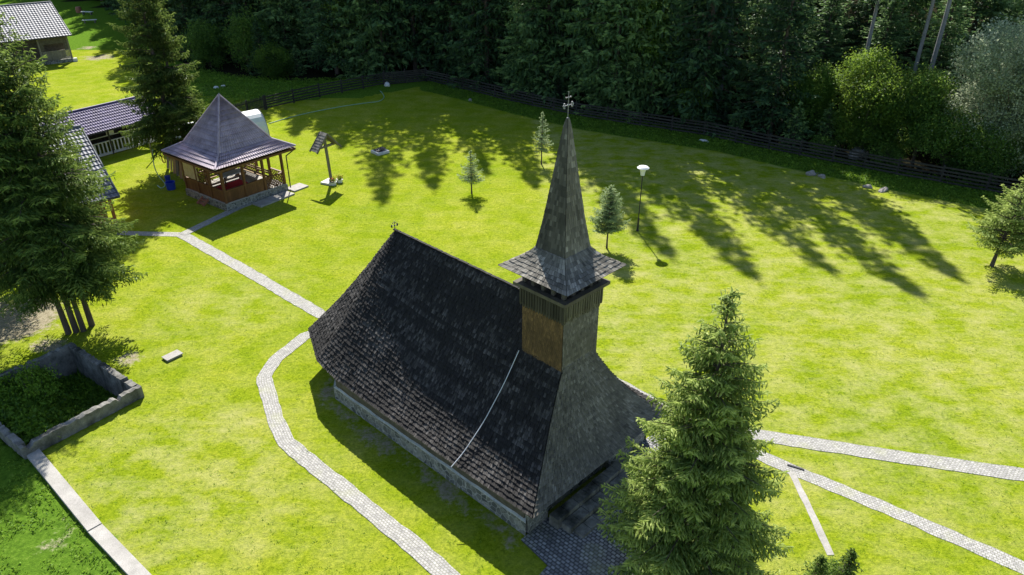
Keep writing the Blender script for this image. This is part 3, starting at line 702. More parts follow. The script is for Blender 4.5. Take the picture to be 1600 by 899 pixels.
def curve_pts(px,z,n=6):
    P=[Vector((*G(*p)[:2],z if not hasattr(z,'__len__') else 0)) for p in px]
    if hasattr(z,'__len__'): P=[Vector((*G(*p,zz)[:2],zz)) for p,zz in zip(px,z)]
    out=[]
    for i in range(len(P)-1):
        p0,p1,p2,p3=P[max(i-1,0)],P[i],P[i+1],P[min(i+2,len(P)-1)]
        for k in range(n):
            t=k/n; out.append(.5*((2*p1)+(p2-p0)*t+(2*p0-5*p1+4*p2-p3)*t*t+(3*p1-p0-3*p2+p3)*t**3))
    return out+[P[-1]]
m=MB(); m.tube(curve_pts([(239,232),(240,255),(246,272),(258,288),(252,294),(246,290)],[1.9,1.3,.6,.06,.04,.04]),.035,6); single('garden_hose',m,M['green_hose'],(0,0,0),'pale hose hanging down beside the planks left of the pavilion','hose')
m=MB(); m.tube(curve_pts([(420,194),(470,180),(530,168),(570,162),(592,159),(600,153),(597,146),(594,143)],.04),.035,6); single('garden_hose',m,M['green_hose'],(0,0,0),'long pale hose snaking over the shaded lawn towards the fence corner','hose')
m=MB()
for k in range(4): m.tube([(.02*k,.22*math.cos(a*.4),.24*math.sin(a*.4)) for a in range(17)],.018,5)
single('coiled_rope',m,M['yellow'],G(255,250,1.6),'coil of yellow rope hanging on the leaning planks','rope',GA)
m=MB(); m.box((0,0,.9),(.09,.09,1.8),0,.4); single('hose_post',m,M['grey_wood'],(G(238,250)[0]+.1,G(238,250)[1],0),'thin grey post holding the hanging hose left of the pavilion','post')

# ------------------------------------------------------------------ polytunnel
a=Vector(G(272,236)); b=Vector(G(408,206)); d=(b-a); L=d.length; pt=empty('polytunnel',a,math.atan2(d.y,d.x),'white plastic half-round garden tunnel behind the pavilion','polytunnel')
m=MB(); n=14; ns=16
for j in range(ns):
    for i in range(n):
        a0,a1=math.pi*i/n,math.pi*(i+1)/n; x0,x1=L*j/ns,L*(j+1)/ns; r=1.55
        m.face([(x0,r*math.cos(a0),2.0*math.sin(a0)),(x1,r*math.cos(a0),2.0*math.sin(a0)),(x1,r*math.cos(a1),2.0*math.sin(a1)),(x0,r*math.cos(a1),2.0*math.sin(a1))],random.uniform(.3,.7))
m.build('cover',M['plastic_sheet'],pt,True)
for x,nm in((0.02,'end_panel'),(L-.02,'end_panel')):
    m=MB(); m.face([(x,1.53*math.cos(math.pi*i/n),1.98*math.sin(math.pi*i/n)) for i in range(n+1)],.5); m.build(nm,M['plastic_sheet'],pt)
for j in range(0,ns+1,4):
    m=MB(); m.tube([(L*j/ns,1.57*math.cos(math.pi*i/n),2.02*math.sin(math.pi*i/n)) for i in range(n+1)],.025,5); m.build('hoop',M['metal'],pt)

# ------------------------------------------------------------------ houses
def gable_roof(parent,x0,x1,ye,yr,ze,zr_,mat,row=.35,wave=.22,back=True):
    """eave along x at y=ye (front), ridge at y=yr"""
    m=MB(); L=math.hypot(yr-ye,zr_-ze)
    for sgn in((1,-1) if back else (1,)):
        def P(s,t):
            f=t/L; y=yr-(yr-ye)*f*sgn; return Vector((x0+s,y,zr_-(zr_-ze)*f))
        tile_patch(m,P,x1-x0,L,row,wave,.03)
    r=m.build('roof',mat,parent)
    m=MB(); m.tube([(x0,yr,zr_+.04),(x1,yr,zr_+.04)],.09,8)
    for x in(x0,x1): 
        for s in((1,-1) if back else (1,)): m.beam((x,yr-(yr-ye)*s,ze-.02),(x,yr,zr_-.02),.06,.2,.4)
    m.build('ridge_cap',mat,r); 
    m=MB(); 
    for s in(1,-1): m.face([(x0+.03,yr-(yr-ye)*s,ze-.09),(x1-.03,yr-(yr-ye)*s,ze-.09),(x1-.03,yr,zr_-.09),(x0+.03,yr,zr_-.09)],.3)
    m.build('roof_lining',M['grey_wood'],r)
    return r
# cabin behind the tall spruces on the left: local x along the eave (towards camera-left is -x)
cz=2.5; c0=Vector(G(187,307,cz)); az=R(41); cabin=empty('log_cabin',(c0.x,c0.y,0),az,'orange-brown wooden cabin with grey tiled roof half hidden behind the left spruces','cabin')
gable_roof(cabin,-9,0,0,5.6,cz,5.6,M['grey_tile'])
m=MB()
for z in np.arange(.35,2.5,.2): m.beam((-8.5,1.9,z),(-.7,1.9,z),.18,.19,random.uniform(.2,.8)); m.beam((-.7,1.9,z),(-.7,9.6,z),.18,.19,random.uniform(.2,.8)); m.beam((-8.5,1.9,z),(-8.5,9.6,z),.18,.19,.5); m.beam((-8.5,9.6,z),(-.7,9.6,z),.18,.19,.5)
m.face([(-.62,.6,2.5),(-.62,10.4,2.5),(-.62,5.6,5.45)],.4); m.build('wall',M['orange_wood'],cabin)
for x in(-.5,-3,-6,-8.6):
    m=MB(); m.box((x,.55,1.25),(.17,.17,2.5),0,.6)
    m.beam((x,.55,1.9),(x-.5,.55,2.4),.1,.1,.5); m.build('porch_post',M['orange_wood'],cabin)
m=MB()
for i in range(48): m.box((-.6-.165*i,.55,.62),(.08,.04,.75),0,random.uniform(.3,.8))
m.beam((-8.6,.55,1.03),(-.5,.55,1.03),.09,.07,.7); m.beam((-8.6,.55,.28),(-.5,.55,.28),.09,.07,.7); m.build('railing',M['orange_wood'],cabin)
m=MB(); m.box((-4.6,1.2,.12),(8.2,1.5,.24)); m.build('porch_floor',M['grey_wood'],cabin)
m=MB(); m.box((-2.4,1.78,1.15),(.9,.06,1.9),0,.3); m.build('door',M['brown_wood'],cabin)
for x in(-4.6,-6.8):
    m=MB(); m.box((x,1.78,1.4),(.9,.06,.9),0,.8); wf=m.build('window',M['orange_wood'],cabin); m=MB(); m.box((x,1.745,1.4),(.7,.02,.7),0,.2); m.build('pane',M['black_metal'],wf)
# shed with white balusters
sz=2.15; s0=Vector(G(133,212.5,sz)); s1=Vector(G(207,193.5,sz)); az=math.atan2(s1.y-s0.y,s1.x-s0.x); Ls=6.6
shed=empty('open_shed',(s0.x,s0.y,0),az,'low open shed with deep purple tiled roof and a row of pale balusters','shed')
gable_roof(shed,-2.2,Ls,0,2.35,sz,3.5,M['blue_tile'],.3,.2)
m=MB()
for x in(-1.9,.1,2.1,4.2,6.2): m=MB(); m.box((x,.62,1.05),(.12,.12,2.1),0,.5); m.build('post',M['dark_board'],shed)
m=MB()
for i in range(26):
    x=-1.75+7.9*i/25; m.box((x,.62,.66),(.10,.045,.84),0,random.uniform(.5,1.))
m.beam((-1.9,.62,1.12),(6.3,.62,1.12),.08,.07,.6); m.beam((-1.9,.62,.22),(6.3,.62,.22),.08,.06,.6); m.beam((-1.9,.62,.12),(6.3,.62,.12),.1,.1,.7); m.beam((-1.9,.62,1.55),(6.3,.62,1.55),.06,.05,.4)
m.build('baluster_rail',M['white_cloth'],shed)
m=MB(); m.box((2.2,4.2,1.1),(8.4,.08,2.2),0,.1); m.box((-1.98,2.4,1.1),(.08,3.6,2.2),0,.1); m.box((6.38,2.4,1.1),(.08,3.6,2.2),0,.1); m.build('wall',M['dark_board'],shed)
m=MB(); m.box((2.3,.68,1.72),(.62,.06,.36),0,.6); m.build('light_panel',M['white_cloth'],shed)
# big house top left
hz=3.2; h0=Vector(G(112,55,hz)); house=empty('timber_house',(h0.x,h0.y,0),R(42),'weathered timber house with large grey tiled roof in the upper left corner','house')
gable_roof(house,-13,0,0,6.2,hz,6.4,M['grey_tile'],.42,.33)
m=MB()
for z in np.arange(.5,3.3,.2): m.beam((-12,2.6,z),(-.7,2.6,z),.17,.19,random.uniform(.2,.8)); m.beam((-.7,2.6,z),(-.7,11,z),.17,.19,random.uniform(.2,.8)); m.beam((-12,2.6,z),(-12,11,z),.17,.19,.4)
m.face([(-.62,.8,3.2),(-.62,11.6,3.2),(-.62,6.2,6.2)],.4); m.build('wall',M['log'],house)
for x in(-.5,-3.7,-7,-10.5):
    m=MB(); m.box((x,.75,1.6),(.18,.18,3.2),0,.6); m.build('porch_post',M['grey_wood'],house)
m=MB(); 
for i in range(22): m.box((-.58-.148*i,.72,.95),(.125,.04,1.0),0,random.uniform(.3,.9))
m.beam((-3.8,.72,1.48),(-.4,.72,1.48),.1,.08,.7); m.build('porch_railing',M['grey_wood'],house)
m=MB(); m.beam((-3.8,.74,2.75),(-.4,.74,2.75),.08,.85,.4); 
for x in(-.75,-3.45): m.box((x,.76,1.95),(.5,.05,.9),0,.5)
m.build('porch_lintel',M['log'],house)
m=MB(); m.box((-2.2,1.7,.2),(3.8,1.9,.4)); m.build('porch_floor',M['stone'],house)
m=MB(); m.box((-.25,.75,.2),(.5,.5,.4)); m.build('corner_stone',M['white_rock'],house)
for x in(-5.5,-8.5): m=MB(); m.box((x,2.48,1.7),(1.0,.05,1.1),0,.4); wf=m.build('window',M['raw_board'],house); m=MB(); m.box((x,2.45,1.7),(.8,.02,.9),0,.1); m.build('pane',M['black_metal'],wf)

# ------------------------------------------------------------------ wayside cross, pots, lamp
k=G(518,285); wc=empty('wayside_cross',k,R(50),'tall carved wooden wayside cross under a small shingled gable roof','wayside cross')
m=MB(); m.beam((0,0,.1),(-.12,.05,3.55),.2,.18,.6); m.build('post',M['old_board'],wc)
m=MB(); m.beam((-.62,.0,2.75),(.42,.06,2.75),.13,.16,.6); m.lathe((.45,.06,2.68),[(0,0),(.12,.02),(.12,.14),(0,.16)],8); m.lathe((-.62,0,2.68),[(0,0),(.12,.02),(.12,.14),(0,.16)],8); m.build('arm',M['old_board'],wc)
m=MB()
for s in(-1,1):
    L=1.45
    for j in range(7):
        f0,f1=j/7,(j+1.25)/7; 
        for i in range(5):
            y0,y1=-.36+.15*i,-.36+.15*i+.14; za=3.75-1.12*f0; zb=3.75-1.12*f1; xa=-.12+s*1.02*f0; xb=-.12+s*1.02*f1
            t_=random.uniform(.3,.9); m.face([(xa,y0,za+.02),(xa,y1,za+.02),(xb,y1,zb+.05),(xb,y0,zb+.05)],t_); m.face([(xb,y0,zb+.05),(xb,y1,zb+.05),(xb,y1,zb+.02),(xb,y0,zb+.02)],t_)
    m.face([(-.12,-.38,3.73),(-.12,.42,3.73),(-.12+s*1.02,.42,2.61),(-.12+s*1.02,-.38,2.61)],.2)
m.build('gable_roof',M['shingle_grey'],wc)
m=MB(); 
for y in(-.40,.43):
    for s in(-1,1): m.beam((-.12,y,3.72),(-.12+s*1.08,y,2.54),.05,.12,.5)
m.build('bargeboard',M['old_board'],wc)
m=MB(); m.box((-.15,-.0,.07),(.95,.95,.14),R(15)); m.build('base_slab',M['white_rock'],wc)
def pot(px,py,label,seed):
    r=random.Random(seed); g=G(px,py); p=empty('flower_pot',g,0,label,'flower pot','flower pots at the foot of the wayside cross')
    m=MB(); m.lathe((0,0,0),[(0,0),(.2,0),(.27,.24),(.24,.24),(.2,.2),(0,.2)],12); m.build('pot',M['white'],p)
    n=260; V=np.zeros((n,4,3)); 
    q=np.random.default_rng(seed); c=q.normal(0,1,(n,3))*[.12,.12,.09]+[0,0,.33]; d=q.normal(0,1,(n,3)); d/=np.linalg.norm(d,axis=1)[:,None]; e=np.cross(d,q.normal(0,1,(n,3))); e/=np.linalg.norm(e,axis=1)[:,None]
    V[:,0]=c-d*.05;V[:,1]=c+e*.03;V[:,2]=c+d*.05;V[:,3]=c-e*.03
    for nm,sl,mt in(('leaves',slice(0,190),'weed'),('blossom',slice(190,n),'flower')):
        o=bpy.data.objects.new(nm,quads_mesh(nm,V[sl]+([0,0,.05] if nm=='blossom' else 0),q.random(n)[sl],M[mt])); col.objects.link(o); o.parent=p
pot(521,289,'white pot of greenery directly under the wayside cross',3); pot(531,285,'white pot with yellow and red flowers right of the wayside cross',4)
lm=empty('street_lamp',G(996,361),0,'slim black park lamp with a white mushroom-shaped head on the lawn','street lamp')
m=MB(); m.lathe((0,0,0),[(0,0),(.09,0),(.09,.05),(.065,.1),(.06,.85),(.035,.92)],12); m.build('base',M['black_metal'],lm)
m=MB(); m.tube([(0,0,.9),(0,0,3.68)],.032,10); m.build('pole',M['black_metal'],lm)
m=MB(); m.lathe((0,0,3.68),[(.05,0),(.12,.02),(.145,.2),(.20,.47),(0,.47)],20); m.build('glass',M['white'],lm,True)
m=MB(); m.lathe((0,0,4.15),[(0,.0),(.36,.0),(.37,.03),(.28,.10),(.12,.15),(0,.16)],24); m.build('lamp_cap',M['white'],lm,True)

# ------------------------------------------------------------------ small things on the grass
m=MB(); m.box((0,0,.09),(.78,.5,.05),0,.9); m.box((0,0,.03),(.7,.42,.06),0,.3); single('manhole_lid',m,M['pale_concrete'],G(270,558),'grey rectangular cover lid lying on the lawn at left','cover',R(52))
wl=empty('well_frame',G(594,239),R(42),'square white concrete well frame with dark opening on the shaded lawn','well frame')
m=MB()
for a_,b_2 in(((-.55,-.47),(.55,-.47)),((-.55,.47),(.55,.47))): m.beam((*a_,.1),(*b_2,.1),.16,.2)
for x in(-.47,.47): m.beam((x,-.385,.1),(x,.385,.1),.16,.2)
m.build('rim',M['white_rock'],wl)
m=MB(); m.beam((-.38,.12,.215),(.5,.12,.32),.62,.03,.2); m.build('lid',M['black_metal'],wl)
m=MB(); m.box((0,0,.02),(.77,.77,.04),0,0); m.build('shaft',M['black_metal'],wl)  # flat black plate painting the darkness of the well opening
m=MB(); m.box((0,0,.02),(.07,.60,.05),0,.1); single('drain_grate',m,M['black_metal'],G(1243,731),'short dark drain grate across the lower cobbled path','drain',R(62))
def rock(px,py,sx,sy,sz_,label,mat='rock',seed=0,group=None):
    import bmesh
    bm=bmesh.new(); bmesh.ops.create_icosphere(bm,subdivisions=3,radius=1); r=np.random.default_rng(seed); ph=r.uniform(0,6,9)
    for v in bm.verts:
        c=v.co; k_=1+.16*math.sin(3*c.x+ph[0])*math.sin(2.6*c.y+ph[1])+.12*math.sin(5*c.z+ph[2]+2*c.x)+.05*math.sin(11*c.y+ph[3])
        v.co=Vector((c.x*sx*k_,c.y*sy*k_,max(c.z*k_,-.25)*sz_))
    me=bpy.data.meshes.new('rock'); bm.to_mesh(me); bm.free(); me.materials.append(M[mat]); a=me.attributes.new('tone','FLOAT','FACE'); a.data.foreach_set('value',np.full(len(me.polygons),.5,dtype=np.float32))
    o=bpy.data.objects.new('boulder',me); col.objects.link(o); g=G(px,py); o.location=(g[0],g[1],.02); o.rotation_euler.z=seed; tag(o,label,'boulder',group)
rock(1267,273,.42,.33,.3,'largest tan boulder at the lawn edge near the right fence',seed=1)
rock(1284,277,.33,.22,.2,'low tan boulder touching the right side of the largest one',seed=2)
rock(1356,293,.36,.22,.18,'flat tan boulder on the lawn edge, left one of the right-hand pair',seed=3)
rock(1380,298,.5,.25,.2,'long tan boulder on the lawn edge, right one of the right-hand pair',seed=4)
rock(605,134,.55,.35,.3,'white boulder in front of the dark fence corner','white_rock',5)
rock(338,138,.3,.22,.2,'small white stone in the meadow beyond the pavilion roof, left one','white_rock',6)
rock(349,136,.32,.2,.18,'small white stone in the meadow beyond the pavilion roof, right one','white_rock',7)
rock(735,158,.35,.22,.2,'brownish stone in the weeds before the fence left of the spire','rock',8)
rock(1100,222,.4,.22,.18,'grey stone among weeds by the fence right of the lamp','white_rock',9)
rock(1340,245,.9,.6,.8,'pale brown boulder beyond the right-hand fence','rock',10)
def slab_bench(px,py,rz,label,L=2.1):
    b=empty('garden_bench',G(px,py),rz,label,'bench'); m=MB(); m.box((0,0,.45),(L,.5,.08)); m.build('seat',M['white_rock'],b)
    for s in(-1,1): m=MB(); m.box((s*L*.35,0,.2),(.18,.4,.41)); m.build('leg',M['grey_wood'],b)
slab_bench(137,23,R(-10),'pale backless bench far in the top left meadow, farther one')
slab_bench(141,36,R(18),'pale backless bench far in the top left meadow, nearer one')
m=MB(); m.lathe((0,0,0),[(0,0),(.45,0),(.5,.5),(.4,.95),(0,1.0)],12); single('barrel',m,M['clay'],G(124,20),'reddish barrel beside the pale benches in the far meadow','barrel')
# parked car seen through the left spruces
cb=empty('parked_car',G(-25,440),R(40),'pale blue-white car parked behind the spruces at the left edge','car')
m=MB(); 
pr=[(-2.1,.35),(-2.15,.75),(-1.75,.95),(-1.2,1.0),(-.75,1.42),(.75,1.46),(1.35,1.05),(1.95,.92),(2.12,.7),(2.1,.35)]
for a_,b_2 in zip(pr[:-1],pr[1:]):
    wa=.85 if a_[1]<1.2 else .68; wb=.85 if b_2[1]<1.2 else .68
    m.face([(a_[0],-wa,a_[1]),(b_2[0],-wb,b_2[1]),(b_2[0],wb,b_2[1]),(a_[0],wa,a_[1])])
for s in(-1,1): m.face([(p[0],s*(.85 if p[1]<1.2 else .68),p[1]) for p in pr])
m.face([(-2.1,-.85,.35),(2.1,-.85,.35),(2.1,.85,.35),(-2.1,.85,.35)]); m.build('body',M['plastic_sheet'],cb)
m=MB()
for s in(-1,1): m.face([(-1.05,s*.8,1.05),(1.2,s*.8,1.08),(.7,s*.71,1.38),(-.7,s*.71,1.36)])
m.face([(1.3,-.7,1.08),(1.3,.7,1.08),(.8,.62,1.43),(.8,-.62,1.43)]); m.build('window',M['black_metal'],cb)
for sx in(-1.3,1.3):
    for s in(-1,1): m=MB(); m.tube([(sx,s*.72,.32),(sx,s*.9,.32)],.32,16); m.build('wheel',M['black_metal'],cb)

# ------------------------------------------------------------------ fences
def fence(name,pts,kind,h,label,sub=2.2,jit=True,seed=0):
    r=random.Random(seed); f=empty(name,(pts[0][0],pts[0][1],0),0,label,'fence'); o=Vector((pts[0][0],pts[0][1],0)); P=[Vector((p[0],p[1],0))-o for p in pts]
    Q=[P[0]]
    for a,b in zip(P[:-1],P[1:]):
        n=max(1,round((b-a).length/sub)); Q+=[a+(b-a)*(i/n) for i in range(1,n+1)]
    for q in Q:
        m=MB(); m.box((q.x,q.y,h/2+.03),(.13,.13,h+.06),r.uniform(0,1),r.uniform(.2,.8)); m.build('post',M['fence_wood'],f)
    for a,b in zip(Q[:-1],Q[1:]):
        m=MB(); d=(b-a); L=d.length; d.normalize(); up=d.cross(Vector((0,0,1))); off=up*.085
        if kind=='rails':
            for k_ in range(5):
                z=.22+k_*(h-.32)/4; m.beam(a+off+Vector((0,0,z+r.uniform(-.03,.03))),b+off+Vector((0,0,z+r.uniform(-.03,.03))),.035,.13,r.uniform(.1,.9))
        else:
            if kind=='pickets':
                n=int(L/.14)
                for i in range(n):
                    p=a+d*(L*(i+.5)/n)+off; m.beam((p.x,p.y,.08),(p.x,p.y,h+r.uniform(-.06,.05)),.075,.03,r.uniform(.1,.9),up=d)
            else:
                n=7
                for k_ in range(n): m.beam(a+off+Vector((0,0,.12+k_*(h-.15)/n)),b+off+Vector((0,0,.12+k_*(h-.15)/n)),.03,(h-.15)/n*.72,r.uniform(.1,.9))
            for z in(.35,h-.25):
                if kind=='pickets': m.beam(a+Vector((0,0,z)),b+Vector((0,0,z)),.05,.08,.4)
        m.build('panel',M['fence_wood'],f)
fence('picket_fence',[G(330,197),G(415,172)],'pickets',1.35,'short dark picket fence directly behind the pavilion roof',seed=1)
fence('rail_fence',[G(417,171.5),G(500,152),G(600,133)],'rails',1.35,'dark rail fence climbing from the pavilion to the far corner',2.6,seed=2)
fence('board_fence',[G(601,133),G(665,127)],'boards',1.5,'short dark fence of wide horizontal boards at the far lawn corner',2.5,seed=3)
fence('rail_fence',[G(667,127.5)]+fence_w[4:]+[(44,41,0),(60,28.5,0)],'rails',1.35,'long dark rail fence between the lawn and the forest on the right',2.6,seed=4)

# ------------------------------------------------------------------ vegetation
def quads_from(C,A,W,Ln,q,cross=False):
    """C centres, A unit axes, W widths, Ln lengths"""
    rnd=q.normal(0,1,C.shape); S=np.cross(A,rnd); S/=np.linalg.norm(S,axis=1)[:,None]+1e-9
    V=np.zeros((len(C),4,3)); V[:,0]=C-A*Ln[:,None]*.5; V[:,1]=C+S*W[:,None]*.5; V[:,2]=C+A*Ln[:,None]*.5; V[:,3]=C-S*W[:,None]*.5
    if cross:
        S2=np.cross(A,S); V2=V.copy(); V2[:,1]=C+S2*W[:,None]*.5; V2[:,3]=C-S2*W[:,None]*.5; V=np.concatenate([V,V2])
    return V
def spruce_crown(seed,H,Rm,z0,dz,nb,cstep,cl_,cw,shape=.85,droop=.25,hang=.5,irregular=.18,cross=False,lean=(0,0),cap=99):
    q=np.random.default_rng(seed); C=[];A=[];T=[];Ls=[]; wood=[]
    z=z0
    while z<H*.985:
        f=(z-z0)/(H-z0); Rz=Rm*(1-f)**shape*(1 if f>.08 else .75+3*f); Rz=min(max(Rz,.10*Rm*.6),cap)
        k=max(3,int(nb*(.55+.45*(1-f))+q.integers(-1,2))); a0=q.uniform(0,6.28)
        for b in range(k):
            if q.random()<.05: continue
            az=a0+6.283*b/k+q.normal(0,.22); L=Rz*q.uniform(1-irregular*2,1+irregular); zz=z+q.uniform(-.5,.5)*dz
            up=.55*f+.02; dr=droop*(1-f)+.05
            d=np.array([math.cos(az),math.sin(az),0]); p=np.array([-d[1],d[0],0])
            n=max(3,int(L/cstep)); s=np.linspace(.12 if L<1 else .22,1,n)
            zc=zz+L*(up*s-(dr+up*.3)*s**1.6*1.2+.22*s**4)
            base=np.stack([d[0]*L*s,d[1]*L*s,zc],1)
            tang=np.gradient(base,axis=0) if n>2 else np.tile(d,(n,1)); tang/=np.linalg.norm(tang,axis=1)[:,None]
            C.append(base);A.append(tang);T.append(.35+.55*s*q.uniform(.7,1.1));Ls.append(np.ones(n))  # tips lighter as new growth; inner sprays darker, crown shade painted in
            wood.append((np.array([0,0,zz]),base[-1],L))
            # side twigs
            tw=np.minimum(.42*L,(.12+.5*L)*(1-s)*.9+.10)
            for sd in(-1,1):
                for i in range(n):
                    m=max(1,int(tw[i]/cstep+.5)); r_=(np.arange(m)+.7)/m*tw[i]
                    ang=.85+q.normal(0,.15); dd=d*math.cos(ang)+p*sd*math.sin(ang)
                    c=base[i]+dd*r_[:,None]; c[:,2]-= (r_**1.3)*droop*.9
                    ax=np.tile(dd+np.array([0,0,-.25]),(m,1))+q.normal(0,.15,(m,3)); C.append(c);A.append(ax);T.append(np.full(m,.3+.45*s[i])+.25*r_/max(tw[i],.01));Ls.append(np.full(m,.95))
                    if hang>0:
                        hm=q.random(m)<hang; 
                        if hm.any():
                            c2=c[hm].copy(); c2[:,2]-=cl_*.45; ax2=np.tile([0,0,-1.],(hm.sum(),1))+q.normal(0,.25,(hm.sum(),3)); C.append(c2);A.append(ax2);T.append(np.full(hm.sum(),.12+.3*s[i]));Ls.append(np.full(hm.sum(),.9))  # hanging sprays toned darker, painting the shade beneath the branches
        z+=dz*(.75+.5*q.random())*(1-.35*f)
    # leader
    n=8; zt=np.linspace(H*.96,H*1.01,n); C.append(np.stack([zt*0,zt*0,zt],1)); A.append(np.tile([0,0,1.],(n,1))+q.normal(0,.1,(n,3)));T.append(np.full(n,.8));Ls.append(np.ones(n)*.8)
    C=np.concatenate(C);A=np.concatenate(A)+q.normal(0,.10,(sum(map(len,A)),3));A/=np.linalg.norm(A,axis=1)[:,None];T=np.concatenate(T);Ls=np.concatenate(Ls)
    C+=q.normal(0,cl_*.12,C.shape); C[:,0]+=lean[0]*C[:,2]/H; C[:,1]+=lean[1]*C[:,2]/H
    Ln=cl_*Ls*q.uniform(.7,1.3,len(C)); W=cw*q.uniform(.7,1.3,len(C)); T=np.clip(T+q.normal(0,.12,len(T)),0,1)
    V=quads_from(C,A,W,Ln,q,cross); 
    if cross: T=np.concatenate([T,T])
    return V,T,wood
def trunk_mesh(mb,H,r0,wood=None,lean=(0,0),every=1,seed=0,knots=9,min_r=.012):
    r=random.Random(seed); n=knots; pts=[Vector((lean[0]*i/n+r.uniform(-.01,.01)*H*.15,lean[1]*i/n+r.uniform(-.01,.01)*H*.15,H*.985*i/n-(.15 if i==0 else 0))) for i in range(n+1)]
    pts[-1]=Vector((lean[0],lean[1],H*.985)); mb.tube(pts,[r0*(1.25 if i==0 else 1)*(1-i/n)**.8+.005 for i in range(n+1)],8,.5)
    if wood:
        for i,(a,b,L) in enumerate(wood):
            if i%every==0:
                la=Vector(lean)*(a[2]/H); a=Vector(a)+Vector((la.x,la.y,0)); b=Vector(b)+Vector((la.x,la.y,0)); m=a.lerp(b,.5)+Vector((0,0,.04*L)); mb.tube([a,m,a.lerp(b,.85)],[.012+.012*L,.008+.007*L,.005],3,.4,False)
def make_spruce(name,seed,H,Rm,z0,dz,nb,cstep,cl_,cw,r0,mat,label,cat='spruce',group=None,every=3,trunk_mat='bark',**kw):
    lean=kw.get('lean',(0,0)); V,T,wood=spruce_crown(seed,H,Rm,z0,dz,nb,cstep,cl_,cw,**kw)
    root=empty(name,(0,0,0),0,label,cat,group)
    me=quads_mesh('crown',V,T,M[mat]); c=bpy.data.objects.new('crown',me); col.objects.link(c); c.parent=root
    mb=MB(); trunk_mesh(mb,H,r0,wood,lean,every,seed); t=mb.build('trunk',M[trunk_mat],root,True); return root,[c,t]
def place(root,loc,rz=0,s=1.,sz_=None):
    root.location=loc; root.rotation_euler=(0,0,rz); root.scale=(s,s,sz_ or s)
# hero spruce in front of the church
g=G(1064,925)
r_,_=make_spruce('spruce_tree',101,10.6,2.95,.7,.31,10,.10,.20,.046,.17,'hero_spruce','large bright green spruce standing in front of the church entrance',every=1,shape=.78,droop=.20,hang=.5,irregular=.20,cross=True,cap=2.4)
place(r_,(g[0],g[1],0),.4)
# tall spruce left of the pavilion
g=G(281,266)
r_,_=make_spruce('spruce_tree',102,16.4,3.1,2.3,.46,9,.16,.30,.065,.22,'spruce','tall full spruce rising directly behind the planks left of the pavilion',every=2,shape=.62,droop=.30,hang=.6,irregular=.28,cross=True,cap=3.0)
place(r_,(g[0],g[1],0),1.)
g=G(297,262)
r_,_=make_spruce('spruce_tree',103,13.6,2.5,2.3,.46,8,.2,.34,.08,.17,'spruce','shorter spruce close against the right side of the tall spruce by the pavilion',every=2,shape=.62,droop=.30,hang=.6,irregular=.3,cross=True,cap=2.3)
place(r_,(g[0],g[1],0),2.)
# group of tall spruces at the left edge
for i,(px,py,h,rr,lab,ln) in enumerate(((107,521,16.6,3.4,'tall left spruce of the trunk row at the basin, outermost left trunk',(-.4,0)),(119,519,17.0,3.2,'tall spruce second from the left in the trunk row at the basin',(0,.3)),(131,517,13.7,3.2,'tall spruce third from the left in the trunk row at the basin',(.2,0)),(143,509,14.6,3.0,'slightly slanting tall spruce, rightmost trunk of the row at the basin',(-.2,.2)),(-45,478,20.0,4.0,'broad dark spruce at the left picture edge beyond the trunk row',(0,0)),(40,440,14.2,3.0,'dark spruce behind the trunk row and in front of the cabin',(0,0)))):
    g=G(px,py)
    r_,_=make_spruce('spruce_tree',110+i,h,rr,3.0 if i<4 else 2.4,.46,8,.16,.27,.055,.12,'spruce',lab,every=3,shape=.58,droop=.34,hang=.45,irregular=.24,cross=(i in(2,3)),lean=ln)
    place(r_,(g[0],g[1],0),i*1.3)
# young trees on the lawn
for i,(px,py,h,rr,z0,lab) in enumerate(((737,303,3.15,.85,.9,'small pale young spruce with short trunk left of the spire'),(846,257,4.1,.80,1.1,'slender young spruce with bare stem just left of the spire top'),(948,388,4.0,1.0,1.15,'dense young conifer with bare stem between spire and lamp'))):
    g=G(px,py); r_,_=make_spruce('young_spruce',130+i,h,rr,z0,.17,(7,6,10)[i],.085,.15,.045,.05,'young_spruce',lab,'young spruce',every=1,shape=(.8,.85,.62)[i],droop=.0,hang=.1,irregular=.36,cross=(i==2)); place(r_,(g[0],g[1],0),i)
g=G(1549,416); r_,_=make_spruce('spruce_tree',140,5.6,2.2,1.15,.26,9,.14,.21,.055,.10,'hero_spruce','bushy multi-topped young spruce at the right edge of the lawn','spruce',every=1,shape=.75,droop=.0,hang=.15,irregular=.3,cross=True,lean=(.5,.1)); place(r_,(g[0],g[1],0),0)
for i,(px,py,h,rr,z0,lab) in enumerate(((1268,930,1.7,.5,.2,'small dark spruce tip at the bottom edge, left of the round bush'),(1308,938,2.2,.5,.2,'small dark spruce at the bottom edge, right of the round bush'))):
    g=G(px,py); r_,_=make_spruce('young_spruce',145+i,h,rr,z0,.14,8,.10,.14,.045,.04,'spruce',lab,'young spruce',every=1,shape=.7,droop=.05,hang=.2,irregular=.2,cross=True); place(r_,(g[0],g[1],0),i)

